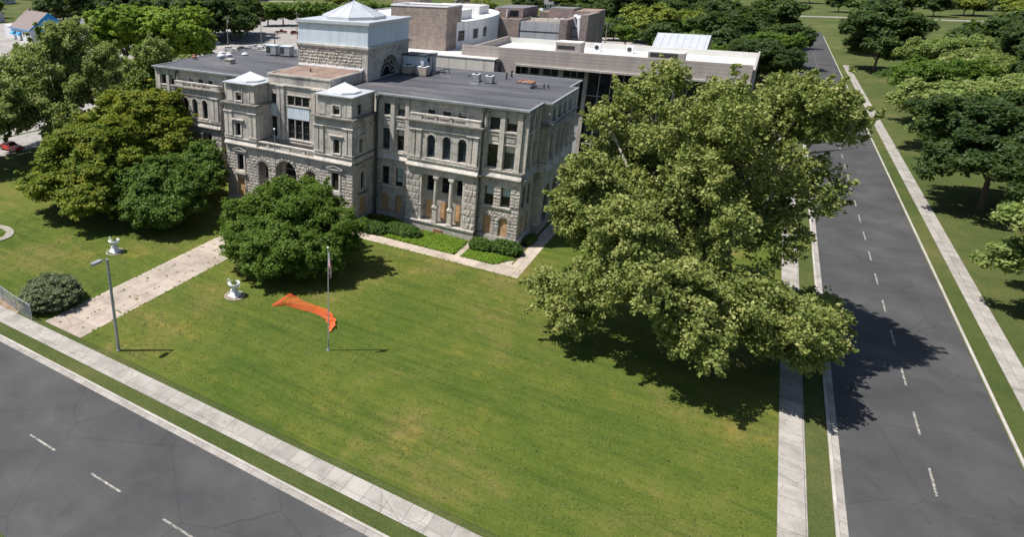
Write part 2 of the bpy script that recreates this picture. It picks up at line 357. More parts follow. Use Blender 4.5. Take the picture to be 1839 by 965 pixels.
def rust(mb,f,u0,u1,z0,z1,holes=(),course=.46,lo=.045,hi=.105,wid=(.6,1.25)):
    z=z0; n=max(1,round((z1-z0)/course)); ch=(z1-z0)/n
    for k in range(n):
        za,zb=z+k*ch,z+(k+1)*ch; zm=(za+zb)/2; iv=[(u0,u1)]
        for h in holes:
            if h['z1']<=za+.02 or h['z0']>=zb-.02: continue
            a,b=h['u0'],h['u1']
            if h['arch']:
                cu,zc,r,_=arc_pts(h)
                if za>zc:
                    w=math.sqrt(max(0,(r+.3)**2-(za-zc)**2)); a,b=cu-w,cu+w
                    if w<.05: continue
            nv=[]
            for p,q in iv:
                if b<=p or a>=q: nv.append((p,q)); continue
                if a-p>.08: nv.append((p,a))
                if q-b>.08: nv.append((b,q))
            iv=nv
        for p,q in iv:
            u=p; first=True
            while q-u>.02:
                w=rnd.uniform(*wid)*(rnd.choice((.55,1)) if first else 1); first=False
                if q-u-w<.35: w=q-u
                g=.018; a,b,c,d=u+g,u+w-g,za+g,zb-g
                if b-a>.04:
                    D1=[rnd.uniform(lo*.3,lo) for _ in range(4)]; e=min(.05,(b-a)*.25)
                    fr=[f.P(a+e,c+.05,D1[0]),f.P(b-e,c+.05,D1[1]),f.P(b-e,d-.05,D1[2]),f.P(a+e,d-.05,D1[3])]
                    bs=[f.P(a,c,.0),f.P(b,c,.0),f.P(b,d,.0),f.P(a,d,.0)]
                    nm=max(1,int((b-a)/.33)); 
                    for j in range(4): mb.quad(bs[j],bs[(j+1)%4],fr[(j+1)%4],fr[j])
                    # rough face: fans around random peaks
                    xs=[a+e+(b-e-a-e)*t/nm for t in range(nm+1)]
                    bot=[fr[0]]+[f.P(x,c+.05,rnd.uniform(lo*.4,lo)) for x in xs[1:-1]]+[fr[1]]
                    top=[fr[3]]+[f.P(x,d-.05,rnd.uniform(lo*.4,lo)) for x in xs[1:-1]]+[fr[2]]
                    for t in range(nm):
                        pk=f.P((xs[t]+xs[t+1])/2+rnd.uniform(-.1,.1),(c+d)/2+rnd.uniform(-.28,.28)*(d-c),rnd.uniform(lo*.7,hi))
                        ring=[bot[t],bot[t+1],top[t+1],top[t]]
                        for j in range(4): mb.poly([ring[j],ring[(j+1)%4],pk])
                u+=w
def voussoirs(mb,f,h,w=.45,lo=.08,hi=.16,n=9):
    cu,zc,r,_=arc_pts(h)
    for k in range(n):
        t0=math.pi*k/n+.02; t1=math.pi*(k+1)/n-.02; tm=(t0+t1)/2; ro=r+w*(1.15 if k==n//2 else rnd.uniform(.9,1.05))
        q=lambda t,rr,d:f.P(cu-rr*math.cos(t),zc+rr*math.sin(t),d)
        a=[q(t0,r,0),q(t1,r,0),q(t1,ro,0),q(t0,ro,0)]; e=.03
        b=[q(t0+e/r,r+.03,lo),q(t1-e/r,r+.03,lo),q(t1-e/r,ro-.04,lo),q(t0+e/r,ro-.04,lo)]
        for j in range(4): mb.quad(a[j],a[(j+1)%4],b[(j+1)%4],b[j])
        pk=q(tm,(r+ro)/2,rnd.uniform(lo+.02,hi))
        for j in range(4): mb.poly([b[j],b[(j+1)%4],pk])
def archivolt(mb,f,h,w=.16,d=.07,n=12):
    cu,zc,r,_=arc_pts(h,n)
    q=lambda t,rr,dd:f.P(cu-rr*math.cos(t),zc+rr*math.sin(t),dd)
    for k in range(n):
        t0,t1=math.pi*k/n,math.pi*(k+1)/n
        mb.quad(q(t0,r,d),q(t1,r,d),q(t1,r+w,d),q(t0,r+w,d)); mb.quad(q(t0,r+w,d),q(t1,r+w,d),q(t1,r+w,0),q(t0,r+w,0)); mb.quad(q(t0,r,d),q(t1,r,d),q(t1,r,-.1),q(t0,r,-.1))
CH=empty('courthouse',(-30.3,11.5,G),'large grey limestone courthouse with dark flat roofs and a blue-sided central lantern','courthouse')
def window(f,h,kind='sash',inset=None,parent=None,glass=None,blind=None,pale=False,shadefrac=None):
    """frame mesh > pane (> blind); sits at the back of the hole"""
    parent=parent or CH; d=-(h['dep'] if inset is None else inset); u0,u1,z0,z1=h['u0'],h['u1'],h['z0'],h['z1']
    fm=MB(); t=.07; w=u1-u0
    fr=M['frame_pale'] if pale else M['frame']
    def bar(a,b,c,e): f.box(fm,a,b,c,e,d-.02,d+.06)
    if h['arch']:
        cu,zc,r,pts=arc_pts(h,10); bar(u0,u0+t,z0,zc); bar(u1-t,u1,z0,zc); bar(u0,u1,z0,z0+t)
        for p,q in zip(pts,pts[1:]):
            s=(r-t)/r; ip=(cu+(p[0]-cu)*s,zc+(p[1]-zc)*s); iq=(cu+(q[0]-cu)*s,zc+(q[1]-zc)*s)
            fm.quad(f.P(*p,d+.06),f.P(*q,d+.06),f.P(*iq,d+.06),f.P(*ip,d+.06)); fm.quad(f.P(*ip,d+.06),f.P(*iq,d+.06),f.P(*iq,d),f.P(*ip,d))
        bar(u0+t,u1-t,zc-.04,zc+.04); bar(u0+t,u1-t,(z0+zc)/2-.03,(z0+zc)/2+.03)
    else:
        bar(u0,u0+t,z0,z1); bar(u1-t,u1,z0,z1); bar(u0+t,u1-t,z0,z0+t); bar(u0+t,u1-t,z1-t,z1)
        if kind=='sash': zm=z0+(z1-z0)*.5; bar(u0+t,u1-t,zm-.045,zm+.045)
        if kind=='tall': 
            for s in (.34,.67): bar(u0+t,u1-t,z0+(z1-z0)*s-.03,z0+(z1-z0)*s+.03)
        if kind=='grid':
            for s in (.33,.66): bar(u0+w*s-.02,u0+w*s+.02,z0+t,z1-t); bar(u0+t,u1-t,z0+(z1-z0)*s-.02,z0+(z1-z0)*s+.02)
    o=fm.build('window',fr,parent)
    gm=MB()
    if h['arch']:
        cu,zc,r,pts=arc_pts(h,10); gm.poly([f.P(u0,z0,d-.0),f.P(u1,z0,d)]+[f.P(*p,d) for p in pts[::-1]])
    else: gm.quad(f.P(u0,z0,d),f.P(u1,z0,d),f.P(u1,z1,d),f.P(u0,z1,d))
    gm.build('pane',glass or M['glass'],o)
    if blind:
        bm=MB(); z=z1-(z1-z0)*(shadefrac or .5); f.box(bm,u0+t+.01,u1-t-.01,z,(z1-t if not h['arch'] else z1-(u1-u0)/2),d+.008,d+.02); bm.build('blind',blind,o)
    return o
def board(f,h,parent=None):
    d=-h['dep']+.18; mb=MB(); 
    if h['arch']:
        cu,zc,r,pts=arc_pts(h,10); mb.poly([f.P(h['u0'],h['z0'],d),f.P(h['u1'],h['z0'],d)]+[f.P(*p,d) for p in pts[::-1]])
    else: mb.quad(f.P(h['u0'],h['z0'],d),f.P(h['u1'],h['z0'],d),f.P(h['u1'],h['z1'],d),f.P(h['u0'],h['z1'],d))
    cu=(h['u0']+h['u1'])/2
    f.box(mb,h['u0']+.06,h['u1']-.06,h['z0']+.04,h['z0']+(h['z1']-h['z0'])*.55,d+.002,d+.02)
    return mb.build('boarded_window',M['ply'],parent or CH)
def pilaster(f,u0,u1,z0,z1,d=.2,cap=True,base=True,parent=None,mat=None):
    mb=MB(); f.box(mb,u0,u1,z0+(.25 if base else 0),z1-(.35 if cap else 0),0,d); w=u1-u0
    if base: f.box(mb,u0-.07,u1+.07,z0,z0+.16,0,d+.07); f.box(mb,u0-.035,u1+.035,z0+.16,z0+.25,0,d+.035)
    if cap:
        f.box(mb,u0-.02,u1+.02,z1-.35,z1-.27,0,d+.05); f.box(mb,u0-.0,u1+.0,z1-.27,z1-.19,0,d+.02); f.box(mb,u0-.05,u1+.05,z1-.19,z1-.09,0,d+.08); f.box(mb,u0-.09,u1+.09,z1-.09,z1,0,d+.12)
    return mb.build('pilaster',mat or M['trim'],parent or CH)
def surround(mb,f,h,w=.16,d=.07,sill=True):
    u0,u1,z0,z1=h['u0'],h['u1'],h['z0'],h['z1']
    f.box(mb,u0-w,u0,z0,z1,0,d); f.box(mb,u1,u1+w,z0,z1,0,d); f.box(mb,u0-w,u1+w,z1,z1+w,0,d)
    if sill: f.box(mb,u0-w-.04,u1+w+.04,z0-.17,z0,0,d+.12)
def sill(f,h,mat=None):
    mb=MB(); f.box(mb,h['u0']-.12,h['u1']+.12,h['z0']-.2,h['z0'],0,.2); return mb.build('window_sill',mat or M['trim'],CH)

# ------------------------------------------------------------------ the courthouse
XC=-30.3
def courthouse():
    def flush():
        for nm,mb,mt in (('cornice',led,'ledge'),('blackened_cornice',dirty,'dirty'),('stone_trim',trim,'trim')):
            if mb.v: mb.build(nm,M[mt],CH); mb.v=[]; mb.f=[]
    front=F('x',0,-1)
    ust=MB(); rk=MB(); bk=MB(); led=MB(); dirty=MB(); trim=MB()
    for s in (1,-1):
        X=(lambda x:x) if s==1 else (lambda x:2*XC-x)
        glassr=lambda:rnd.choice([M['glass'],M['glass'],M['glass_blue']])
        # ---- upper wall Y=0 (attic + second storey), both bays and behind the pavilion
        H=[]
        bays=[(-4.43,-3.2),(-2.42,-1.15),(-18.65,-17.55),(-16.62,-15.5)]
        for a,b in bays:
            h1=hole(X(a),X(b),13.15,14.65); h2=hole(X(a),X(b),8.6,11.4); H+=[h1,h2]
            window(front,h1,'sash',glass=M['glass_blue'] if a<-15 else None,blind=M['shade_roll'] if rnd.random()<.25 else None,shadefrac=.4); window(front,h2,'sash',glass=glassr(),blind=M['shade_roll'] if rnd.random()<.15 else None,shadefrac=.3)
            sill(front,h1); 
        for a,b in ((-12.4,-11.35),(-10.4,-9.3),(-8.4,-7.3)):
            h=hole(X(a),X(b),13.75,14.6); H.append(h); window(front,h,'plain',glass=M['glass_blue'],blind=M['shade_roll'] if a>-9 else None,shadefrac=.5)
            surround(trim,front,h,.17,.08)
        wall(ust,front,*sorted((X(-19.7),X(0))),8.4,15.75,H)
        for a,b in ((-3.1,-2.52),(-1.05,-.45),(-17.5,-16.95),(-15.42,-14.88),(-5.0,-4.6),(-19.6,-19.1)):
            pilaster(front,min(X(a),X(b)),max(X(a),X(b)),8.4,15.5,.24)
        for a,b in bays:   # spandrel panels and little hoods
            front.box(trim,*sorted((X(a-.05),X(b+.05))),12.55,12.8,0,.12); front.box(trim,*sorted((X(a+.08),X(b-.08))),11.85,12.45,0,.05)
            front.box(trim,*sorted((X(a-.12),X(b+.12))),11.45,11.6,0,.1)
        # frieze and eave
        front.box(trim,*sorted((X(-19.7),X(0.05))),15.5,15.62,0,.16)
        # ---- lower wall (end bay and inner bay), 8 cm proud
        lo=F('x',-.08,-1); H=[]
        for a,b in bays:
            h=hole(X(a+.08),X(b-.02),3.8,6.3,dep=.4); H.append(h)
            window(lo,h,'sash',glass=M['glass'],blind=M['blind'] if (a>-6 or a>-17) else None,shadefrac=.5 if a>-6 else .8)
            g=hole(X(a+.13),X(b-.07),0.0,2.45,True,dep=.35); H.append(g); board(lo,g)
        for a,b in ((-19.7,-14.5),(-5.0,0.0)):
            p,q=sorted((X(a),X(b)))
            wall(bk,lo,p,q,-1,6.45,H); wall(ust,lo,p,q,6.45,7.35)
            HH=[h for h in H if p<h['u0']<q]
            w0,w1=min(h['u0'] for h in HH),max(h['u1'] for h in HH)
            rust(rk,lo,p,q,0.05,3.6,HH); rust(rk,lo,p,q,3.85,6.4,HH,course=.42)
            lo.box(trim,w0-.15,w1+.15,3.6,3.8,0,.16)
            lo.box(trim,w0-.1,w1+.1,6.3,6.46,0,.06)
            for h in HH:
                if h['arch']: voussoirs(rk,lo,h)
            lo.box(trim,p,q,-1,-.12,0,.22); lo.box(led,p,q,-.12,.03,0,.16)
        flush()
        # belt: cornice, sloped band, ledge
        def belt(f,p,q,e=0.0):
            p,q=sorted((p,q)); p-=e; q+=e
            f.box(led,p,q,7.33,7.45,0,.28); f.box(trim,p,q,7.45,7.6,0,.42); trim.quad(f.P(p,7.6,.33),f.P(q,7.6,.33),f.P(q,7.95,.1),f.P(p,7.95,.1)); f.box(trim,p,q,7.6,8.28,0,.1); f.box(trim,p,q,8.28,8.42,0,.22)
        belt(lo,X(-19.7),X(-14.5)); belt(lo,X(-5.0),X(.0))
        flush()
        # ---- pavilion Y=-1
        pv=F('x',-1,-1); A=[]
        p,q=sorted((X(-14.5),X(-5.0)))
        for c in (-11.33,-9.27,-7.25):
            h=hole(X(c-.53),X(c+.53),8.75,11.7,True,.4); A.append(h); window(pv,h,'arch',glass=glassr() if c!=-9.27 else M['glass_blue']); archivolt(trim,pv,h)
        wall(ust,pv,p,q,8.4,13.2,A)
        for x in (X(-14.5),X(-5.0)):
            sd=F('y',x,1 if x==q else -1); wall(ust,sd,-1,0,7.35,13.2); wall(bk,sd,-1,0,-1,7.35); rust(rk,sd,-1,-.08,0.05,6.4); sd.box(trim,-1,-.08,7.45,7.6,0,.3)
        for a,b in ((-14.15,-13.5),(-13.3,-12.65),(-6.62,-6.02),(-5.88,-5.25)):
            pilaster(pv,min(X(a),X(b)),max(X(a),X(b)),8.55,12.2,.16)
        pv.box(trim,p,q,8.42,8.6,0,.1); pv.box(trim,p,q,12.2,12.36,0,.14)
        pv.box(trim,*sorted((X(-12.0),X(-6.6))),8.55,8.74,0,.16)
        flush()
        # pavilion lower storey with recess and two columns
        O=hole(X(-12.62),X(-6.58),.3,6.48,dep=.9)
        wall(bk,pv,p,q,-1,6.5,[O]); wall(ust,pv,p,q,6.5,7.35)
        rust(rk,pv,p,min(O['u0'],O['u1']),.35,6.4,course=.86,lo=.07,hi=.14,wid=(1.6,2.0)); rust(rk,pv,max(O['u0'],O['u1']),q,.35,6.4,course=.86,lo=.07,hi=.14,wid=(1.6,2.0))
        pv.box(trim,p,q,-1,.1,0,.22); pv.box(trim,p,q,.1,.3,0,.34)
        rc=F('x',-.1,-1); RH=[]
        for a,b in ((-12.0,-10.75),(-9.95,-8.65),(-7.95,-6.75)):
            h=hole(X(a),X(b),4.15,6.42,dep=.25); g=hole(X(a),X(b),.42,2.92,dep=.2); RH+=[h,g]
            window(rc,h,'sash'); board(rc,g)
        wall(ust,rc,min(O['u0'],O['u1']),max(O['u0'],O['u1']),.3,6.48,RH)
        for c in (X(-10.35),X(-8.3)):
            cm=MB(); y=-1.02
            cm.box(c-.34,c+.34,y-.3,y+.38,.32,.55); cm.box(c-.28,c+.28,y-.24,y+.32,.55,2.3); cm.box(c-.36,c+.36,y-.32,y+.4,2.3,2.5)
            cm.lathe([(.33,0),(.33,.1),(.27,.16),(.26,.25),(.27,1.2),(.24,3.35),(.23,3.5),(.31,3.62),(.31,3.72)],(c,y,2.5),14); cm.box(c-.34,c+.34,y-.3,y+.38,6.22,6.47)
            cm.build('column',M['trim'],CH)
        for c in (X(-12.5),X(-6.7)):
            cm=MB(); cm.box(c-.14,c+.14,-1.0,-.12,.3,6.2); cm.box(c-.2,c+.2,-1.05,-.12,6.2,6.46); cm.box(c-.2,c+.2,-1.05,-.12,2.3,2.5); cm.build('pilaster',M['trim'],CH)
        belt(pv,p,q,.0)
        flush()
        # pavilion cornice and balustrade
        pv.box(dirty,p-.3,q+.3,13.2,13.38,-1.0,.42); pv.box(led,p-.18,q+.18,13.1,13.2,0,.2)
        bm=MB(); bf=F('x',-1.0,-1)
        def rail(a,b): bf.box(bm,*sorted((X(a),X(b))),13.38,14.0,-.3,.02)
        for a,b in ((-14.3,-12.75),(-11.05,-10.75),(-9.05,-8.72),(-7.02,-5.2)): rail(a,b)
        bf.box(bm,*sorted((X(-14.35),X(-5.15))),14.0,14.16,-.36,.07); bf.box(bm,*sorted((X(-12.75),X(-7.02))),13.38,13.47,-.28,0)
        for a,b in ((-12.75,-11.05),(-10.75,-9.05),(-8.72,-7.02)):
            for k in range(6):
                c=X(a+(b-a)*(k+.5)/6); bm.lathe([(.055,0),(.085,.12),(.05,.3),(.05,.42),(.07,.53)],(c,-.86,13.47),8)
        for x in (X(-14.25),X(-5.25)): bm.box(x-.15,x+.15,-.97,0,13.38,14.0)
        bm.build('balustrade',M['trim'],CH)
        # basement vent
        if s==1:
            vm=MB(); vm.box(-10.3,-9.1,-1.3,-1.21,-.95,-.45); vm.build('basement_grille',M['rust'],CH)
        flush()
        # ---- end wall X=0 (mirrored for the west end)
        e=F('y',X(0),s); eU=[];eL=[]
        for ya,yb in ((.65,1.65),(2.6,3.6),(18.2,19.2),(20.3,21.3)):
            h1=hole(ya,yb,13.15,14.85); h2=hole(ya,yb,8.7,11.55); h3=hole(ya,yb,3.8,6.35); g=hole(ya,yb,0,2.4,dep=.3)
            if s==1:
                for h in (h1,h2,h3): window(e,h,'sash')
                board(e,g)
                sill(e,h1)
            eU+=[h1,h2]; eL+=[h3,g]
        for ya,yb in ((0,5.2),(16.9,23)):
            wall(ust,e,ya,yb,6.45,15.75,eU); wall(bk,e,ya,yb,-1,6.45,eL); rust(rk,e,ya,yb,.05,6.4,eL)
            e.box(trim,ya,yb,-1,-.05,0,.2); belt(e,ya,yb)
            for yp in ((ya+.0,ya+.5),(ya+1.85,ya+2.35),(ya+3.95,ya+4.45)): pilaster(e,*yp,8.42,15.5,.2)
        flush()
        wm=F('y',X(1.0),s); AH=[];BH=[];CHs=[]
        for c in (6.9,9.3,11.7,14.1): 
            h=hole(c-.5,c+.5,13.6,14.95); h2=hole(c-.62,c+.62,8.6,11.8,dep=.6); AH+=[h]; BH+=[h2]
            if s==1: window(wm,h,'plain',glass=M['glass_blue']); window(wm,h2,'sash'); surround(trim,wm,h,.15,.08)
        for c in (7.6,11.05,14.5):
            h=hole(c-1.05,c+1.05,.1,5.2,True,dep=1.0); CHs.append(h)
            if s==1: window(wm,h,'arch')
        wall(ust,wm,5.2,16.9,6.45,15.75,AH+BH); wall(bk,wm,5.2,16.9,-1,6.45,CHs); rust(rk,wm,5.2,16.9,.05,6.4,CHs)
        for h in CHs: voussoirs(rk,wm,h,n=13)
        for yy in (5.2,16.9):
            sf=F('x',yy,-1 if yy<10 else 1); u=sorted((X(0),X(1.0))); wall(ust,sf,u[0],u[1],6.45,15.75); wall(bk,sf,u[0],u[1],-1,6.45); rust(rk,sf,u[0],u[1],.05,6.4); belt(sf,u[0],u[1])
        belt(wm,5.2,16.9,.1); wm.box(dirty,4.8,17.3,13.15,13.4,-1,.5); wm.box(trim,5.0,17.1,13.4,13.6,0,.3)
        for k in range(9): c=5.55+k*1.375; 
        for c in (5.6,8.1,10.5,12.9,15.3,16.5): pilaster(wm,c-.26,c+.26,8.42,12.2,.22)
        wm.box(trim,5.2,16.9,12.2,12.35,0,.2)
        flush()
        # rear wall
        rw=F('x',23,1); RHs=[hole(X(-2.5-k*3),X(-3.9-k*3),z,z+1.9) for k in range(6) for z in (8.8,13.0,4.0)]
        wall(ust,rw,*sorted((X(-24),X(0))),-1,15.75,RHs)
        for h in RHs[::6]: window(rw,h,'sash')
        # downpipes
        for x,y in ((-19.28,-.12),(-5.02,-.16)):
            pm=MB(); pm.tube((X(x),y-.42,-.95),(X(x),y-.42,15.4),.15); pm.box(X(x)-.2,X(x)+.2,y-.55,y,15.2,15.6)
            for z in (2,5,7.0,10,13): pm.box(X(x)-.13,X(x)+.13,y-.5,y,z,z+.08)
            pm.build('downpipe',M['pipe'],CH)
        flush()
        # ---- front tower
        x0,x1=sorted((X(-25.5),X(-19.7))); tf=F('x',-5.7,-1); T=[]
        w1=hole(X(-22.82),X(-21.8),13.68,14.8); w2=hole(X(-22.6),X(-21.68),8.72,10.55); w3=hole(X(-22.9),X(-21.75),3.7,6.1); bd=hole(X(-22.95),X(-21.6),-.2,2.6)
        in_=F('x',-5.5,-1); i0,i1=x0+.35,x1-.3
        if s==-1: i0,i1=x0+.3,x1-.35
        window(in_,w1,'sash',blind=M['shade_roll'],shadefrac=.5); window(tf,w2,'sash'); window(tf,w3,'plain'); board(tf,bd)
        wall(ust,in_,i0,i1,13.35,16.0,[w1]); wall(ust,tf,x0,x1,6.9,13.2,[w2]); wall(bk,tf,x0,x1,-1,6.2,[w3,bd]); 
        WH=[dict(w3,u0=w3['u0']-.35,u1=w3['u1']+.35,z0=3.0,z1=6.95),dict(bd,u0=bd['u0']-.3,u1=bd['u1']+.3,z0=-1,z1=3.0)]
        rust(rk,tf,x0,x1,-.3,6.2,WH,course=.43)
        wall(ust,tf,x0,x1,6.2,6.9,[w3])
        tf.box(trim,x0,x1,-1,-.3,0,.2)
        surround(trim,in_,w1,.16,.08); surround(trim,tf,w2,.22,.1); surround(trim,tf,w3,.26,.12); surround(trim,tf,bd,.24,.1,False)
        c=(w2['u0']+w2['u1'])/2; tf.box(trim,c-1.1,c+1.1,10.95,11.1,0,.3); 
        c=(w3['u0']+w3['u1'])/2  # pediment
        tf.box(trim,c-1.15,c+1.15,6.5,6.62,0,.3)
        for sg in (-1,1):
            trim.poly([tf.P(c+sg*1.25,6.6,.32),tf.P(c+sg*1.25,6.74,.32),tf.P(c,7.2,.32),tf.P(c,7.04,.32)]); trim.poly([tf.P(c+sg*1.25,6.74,.32),tf.P(c,7.2,.32),tf.P(c,7.2,0),tf.P(c+sg*1.25,6.74,0)])
        tf.box(trim,c-1.0,c+1.0,3.2,3.5,0,.35); tf.box(trim,c-.9,c+.9,2.95,3.2,0,.2)
        for a in (x0+.02,x0+.8,x1-1.45,x1-.68): pilaster(tf,a+.02,a+.62,8.6,12.15,.14)
        for a,b in ((i0+.3,i0+1.25),(i1-1.1,i1-.9),(i1-.75,i1-.05)): in_.box(trim,a,b,13.55,15.45,0,.06)
        tf.box(trim,x0,x1,12.12,12.25,0,.12); belt(tf,x0,x1)
        tf.box(dirty,x0-.3,x1+.3,13.2,13.36,-5.7,.42)
        flush()
        for xx,sg in ((x1,1),(x0,-1)):
            sd=F('y',xx,sg); isd=F('y',(i1 if sg==1 else i0),sg); S=[];S2=[];S3=[]
            outer=(sg==s)
            if outer:
                h=hole(-4.25,-3.3,13.65,14.95,dep=.25); h2=hole(-4.35,-3.45,8.8,10.65); h3=hole(-3.9,-2.8,3.7,6.15); h4=hole(-4.0,-2.5,.1,2.6)
                S=[h]; S2=[h2]; S3=[h3,h4]
                if s==1: window(isd,h,'sash'); window(sd,h2,'sash'); window(sd,h3,'plain'); board(sd,h4)
                surround(trim,isd,h,.14,.07); surround(trim,sd,h2,.2,.1); surround(trim,sd,h3,.22,.1); surround(trim,sd,h4,.2,.08,False)
                sd.box(trim,-5.0,-2.8,10.95,11.1,0,.28); sd.box(dirty,-4.4,-2.3,3.2,3.42,0,.32)
                sd.box(trim,-4.3,-2.5,6.6,6.75,0,.28)
            wall(ust,isd,-5.5,0,13.35,16.0,S); wall(ust,sd,-5.7,0,6.2,13.2,S2); wall(ust,sd,-5.7,0,-1,6.2,S3)
            for a in (-5.68,-4.95,-1.6,-.75): pilaster(sd,a,a+.6,8.6,12.15,.12)
            sd.box(led,-5.7,0,7.33,7.45,0,.28); sd.box(dirty,-5.7,0,7.45,7.6,0,.36); sd.box(trim,-5.7,0,7.6,8.28,0,.12); sd.box(dirty,-5.7,0,8.28,8.42,0,.22)
            sd.box(dirty,-5.98,0,13.22,13.4,0,.33)
        flush()
        rf=MB(); rf.box(i0-.3,i1+.3,-5.85,-.3,16.0,16.14); o=rf.build('tower_roof',M['metal_roof'],CH)
        pc=MB(); cx,cy=(i0+i1)/2-.0*s,-3.15; r=2.15; oc=[(cx+r*math.cos(R(22.5+45*k)),cy+r*math.sin(R(22.5+45*k))) for k in range(8)]
        pc.prism(oc,16.17,16.38); 
        for k in range(8):
            a,b=oc[k],oc[(k+1)%8]; m=((a[0]+b[0])/2,(a[1]+b[1])/2)
            pc.poly([(*a,16.38),(*b,16.38),(cx,cy,17.35)])
        for k in range(8):
            for p in (oc[k],((oc[k][0]+oc[(k+1)%8][0])/2,(oc[k][1]+oc[(k+1)%8][1])/2)): pc.tube((*p,16.39),(cx,cy,17.36),.022,.022,4,False)
        pc.build('tower_cap',M['metal_white'],o)
    # ---- portico between the towers
    tf=F('x',-5.7,-1); x0,x1=-35.1,-25.5
    arcs=[hole(-35.38,-33.35,-.9,5.62,True,1.3),hole(-32.05,-28.55,-.9,6.3,True,1.3),hole(-27.25,-25.22,-.9,5.62,True,1.3)]
    wall(bk,tf,-35.1,-25.5,-1,6.5,[dict(a,u0=max(a['u0'],-35.09),u1=min(a['u1'],-25.51)) if not a['arch'] else a for a in arcs])
    wall(ust,tf,-35.1,-25.5,6.5,7.35); rust(rk,tf,-35.05,-25.55,-.9,6.45,arcs,course=.43)
    for a in arcs: voussoirs(rk,tf,a,.5,n=11)
    for a in arcs:
        c=(a['u0']+a['u1'])/2; w=(a['u1']-a['u0']); wb=F('x',-4.4,-1); hh=hole(c-w*.33,c+w*.33,2.8,a['z1']-.35,True,dep=.2); wall(ust,wb,c-w/2-.2,c+w/2+.2,-1,a['z1']+.3,[hh]); window(wb,hh,'arch',pale=True)
        archivolt(trim,wb,hh,.14,.08); wb.box(trim,c-w*.4,c+w*.4,2.6,2.8,0,.2)
        dh=hole(c-.7,c+.7,-.9,1.9,dep=.1); dd=MB(); wb.box(dd,c-.75,c+.75,-.9,2.0,.02,.08); dd.build('boarded_window',M['ply'],CH)
    f=tf; led2=led
    f.box(led,-35.1,-25.5,7.33,7.45,0,.28); f.box(trim,-35.1,-25.5,7.45,7.6,0,.36)
    fl=MB(); fl.box(-35.4,-25.3,-5.6,-2.6,7.35,7.5); fl.build('balcony_floor',M['dirty'],CH)
    bm=MB()
    for a,b in ((-35.1,-34.9),(-33.55,-33.1),(-31.1,-30.75),(-30.0,-29.6),(-27.6,-27.1),(-25.7,-25.5)): bm.box(a,b,-5.72,-5.42,7.6,8.3)
    for a,b in ((-34.9,-33.55),(-33.1,-31.1),(-29.6,-27.6),(-27.1,-25.7)):
        n=max(3,int((b-a)/.27))
        for k in range(n): bm.lathe([(.06,0),(.09,.12),(.05,.32),(.05,.44),(.08,.56)],(a+(b-a)*(k+.5)/n,-5.57,7.68),8)
    bm.box(-30.75,-30.0,-5.7,-5.45,7.6,8.3)
    bm.box(-35.1,-25.5,-5.74,-5.4,7.6,7.68); bm.box(-35.1,-25.5,-5.78,-5.36,8.3,8.45); bm.build('balustrade',M['trim'],CH)
    flush()
    # ---- central upper wall Y=-2.6
    cf=F('x',-2.6,-1); H=[]
    for k in range(3):
        a=-32.12+k*1.235
        for z0_,z1_,kd in ((13.25,14.6,'sash'),(8.6,11.35,'tall')):
            h=hole(a,a+1.13,z0_,z1_,dep=.25); H.append(h); window(cf,h,kd)
    for a,b in ((-35.0,-33.95),(-26.65,-25.6)):
        for z0_,z1_ in ((13.2,14.6),(8.6,11.4)):
            h=hole(a+.05,b-.02,z0_,z1_,dep=.25); H.append(h); window(cf,h,'grid' if z0_>12 else 'tall',glass=M['glass_blue'] if z0_>12 else None)
    wall(ust,cf,-35.4,-25.3,7.45,16.0,H)
    for q_ in ((-32.12,-28.5,11.42,13.15),(-35.0,-33.95,11.5,13.1),(-26.65,-25.6,11.5,13.1)): sm=MB(); cf.box(sm,*q_,0,.04); sm.build('siding_panel',M['siding'],CH)
    cf.box(trim,-32.25,-28.35,13.12,13.25,0,.12); cf.box(trim,-32.25,-28.35,14.6,14.74,0,.1); cf.box(trim,-32.6,-28.0,8.42,8.6,0,.25)
    cf.box(led,-35.1,-25.5,8.05,8.2,0,.35)
    for a,b in ((-33.85,-33.3),(-33.15,-32.6),(-28.0,-27.45),(-27.3,-26.75)): pilaster(cf,a,b,8.3,15.85,.2)
    flush()
    # raised central block with brown roof
    for u0,u1,ff in ((-35.5,-25.2,F('x',-2.5,-1)),): 
        wall(ust,ff,u0,u1,15.95,17.3); ff.box(trim,u0-.1,u1+.1,15.85,16.0,-.1,.3); ff.box(trim,u0,u1,17.12,17.3,0,.1)
    for xx,sg in ((-25.2,1),(-35.5,-1)):
        sf=F('y',xx,sg); wall(ust,sf,-2.5,5.6,13.3,17.3); sf.box(trim,-2.5,5.6,17.12,17.3,0,.1)
    rb=MB(); rb.quad((-35.2,-2.2,17.22),(-25.5,-2.2,17.22),(-25.5,5.6,17.45),(-35.2,5.6,17.45)); rb.build('gravel_roof',M['gravel'],CH)
    cp=MB(); cp.box(-35.5,-25.2,-2.5,-2.2,17.3,17.36); cp.box(-25.5,-25.2,-2.2,5.6,17.3,17.36); cp.box(-35.5,-35.2,-2.2,5.6,17.3,17.36); cp.build('parapet_coping',M['concrete_pale'],CH)
    fl=MB(); fl.box(-36.0,-25.0,5.3,5.6,17.4,17.62); fl.build('roof_flashing',M['white_paint'],CH)
    rv=MB(); rv.tube((-30.9,1.2,17.3),(-30.9,1.2,17.75),.12); rv.tube((-30.9,1.2,17.75),(-30.75,1.0,17.8),.1); rv.build('vent_stub',M['rust'],CH)
    flush()
    # ---- lantern tower
    x0,x1,y0,y1=-36.2,-24.4,5.6,17.8
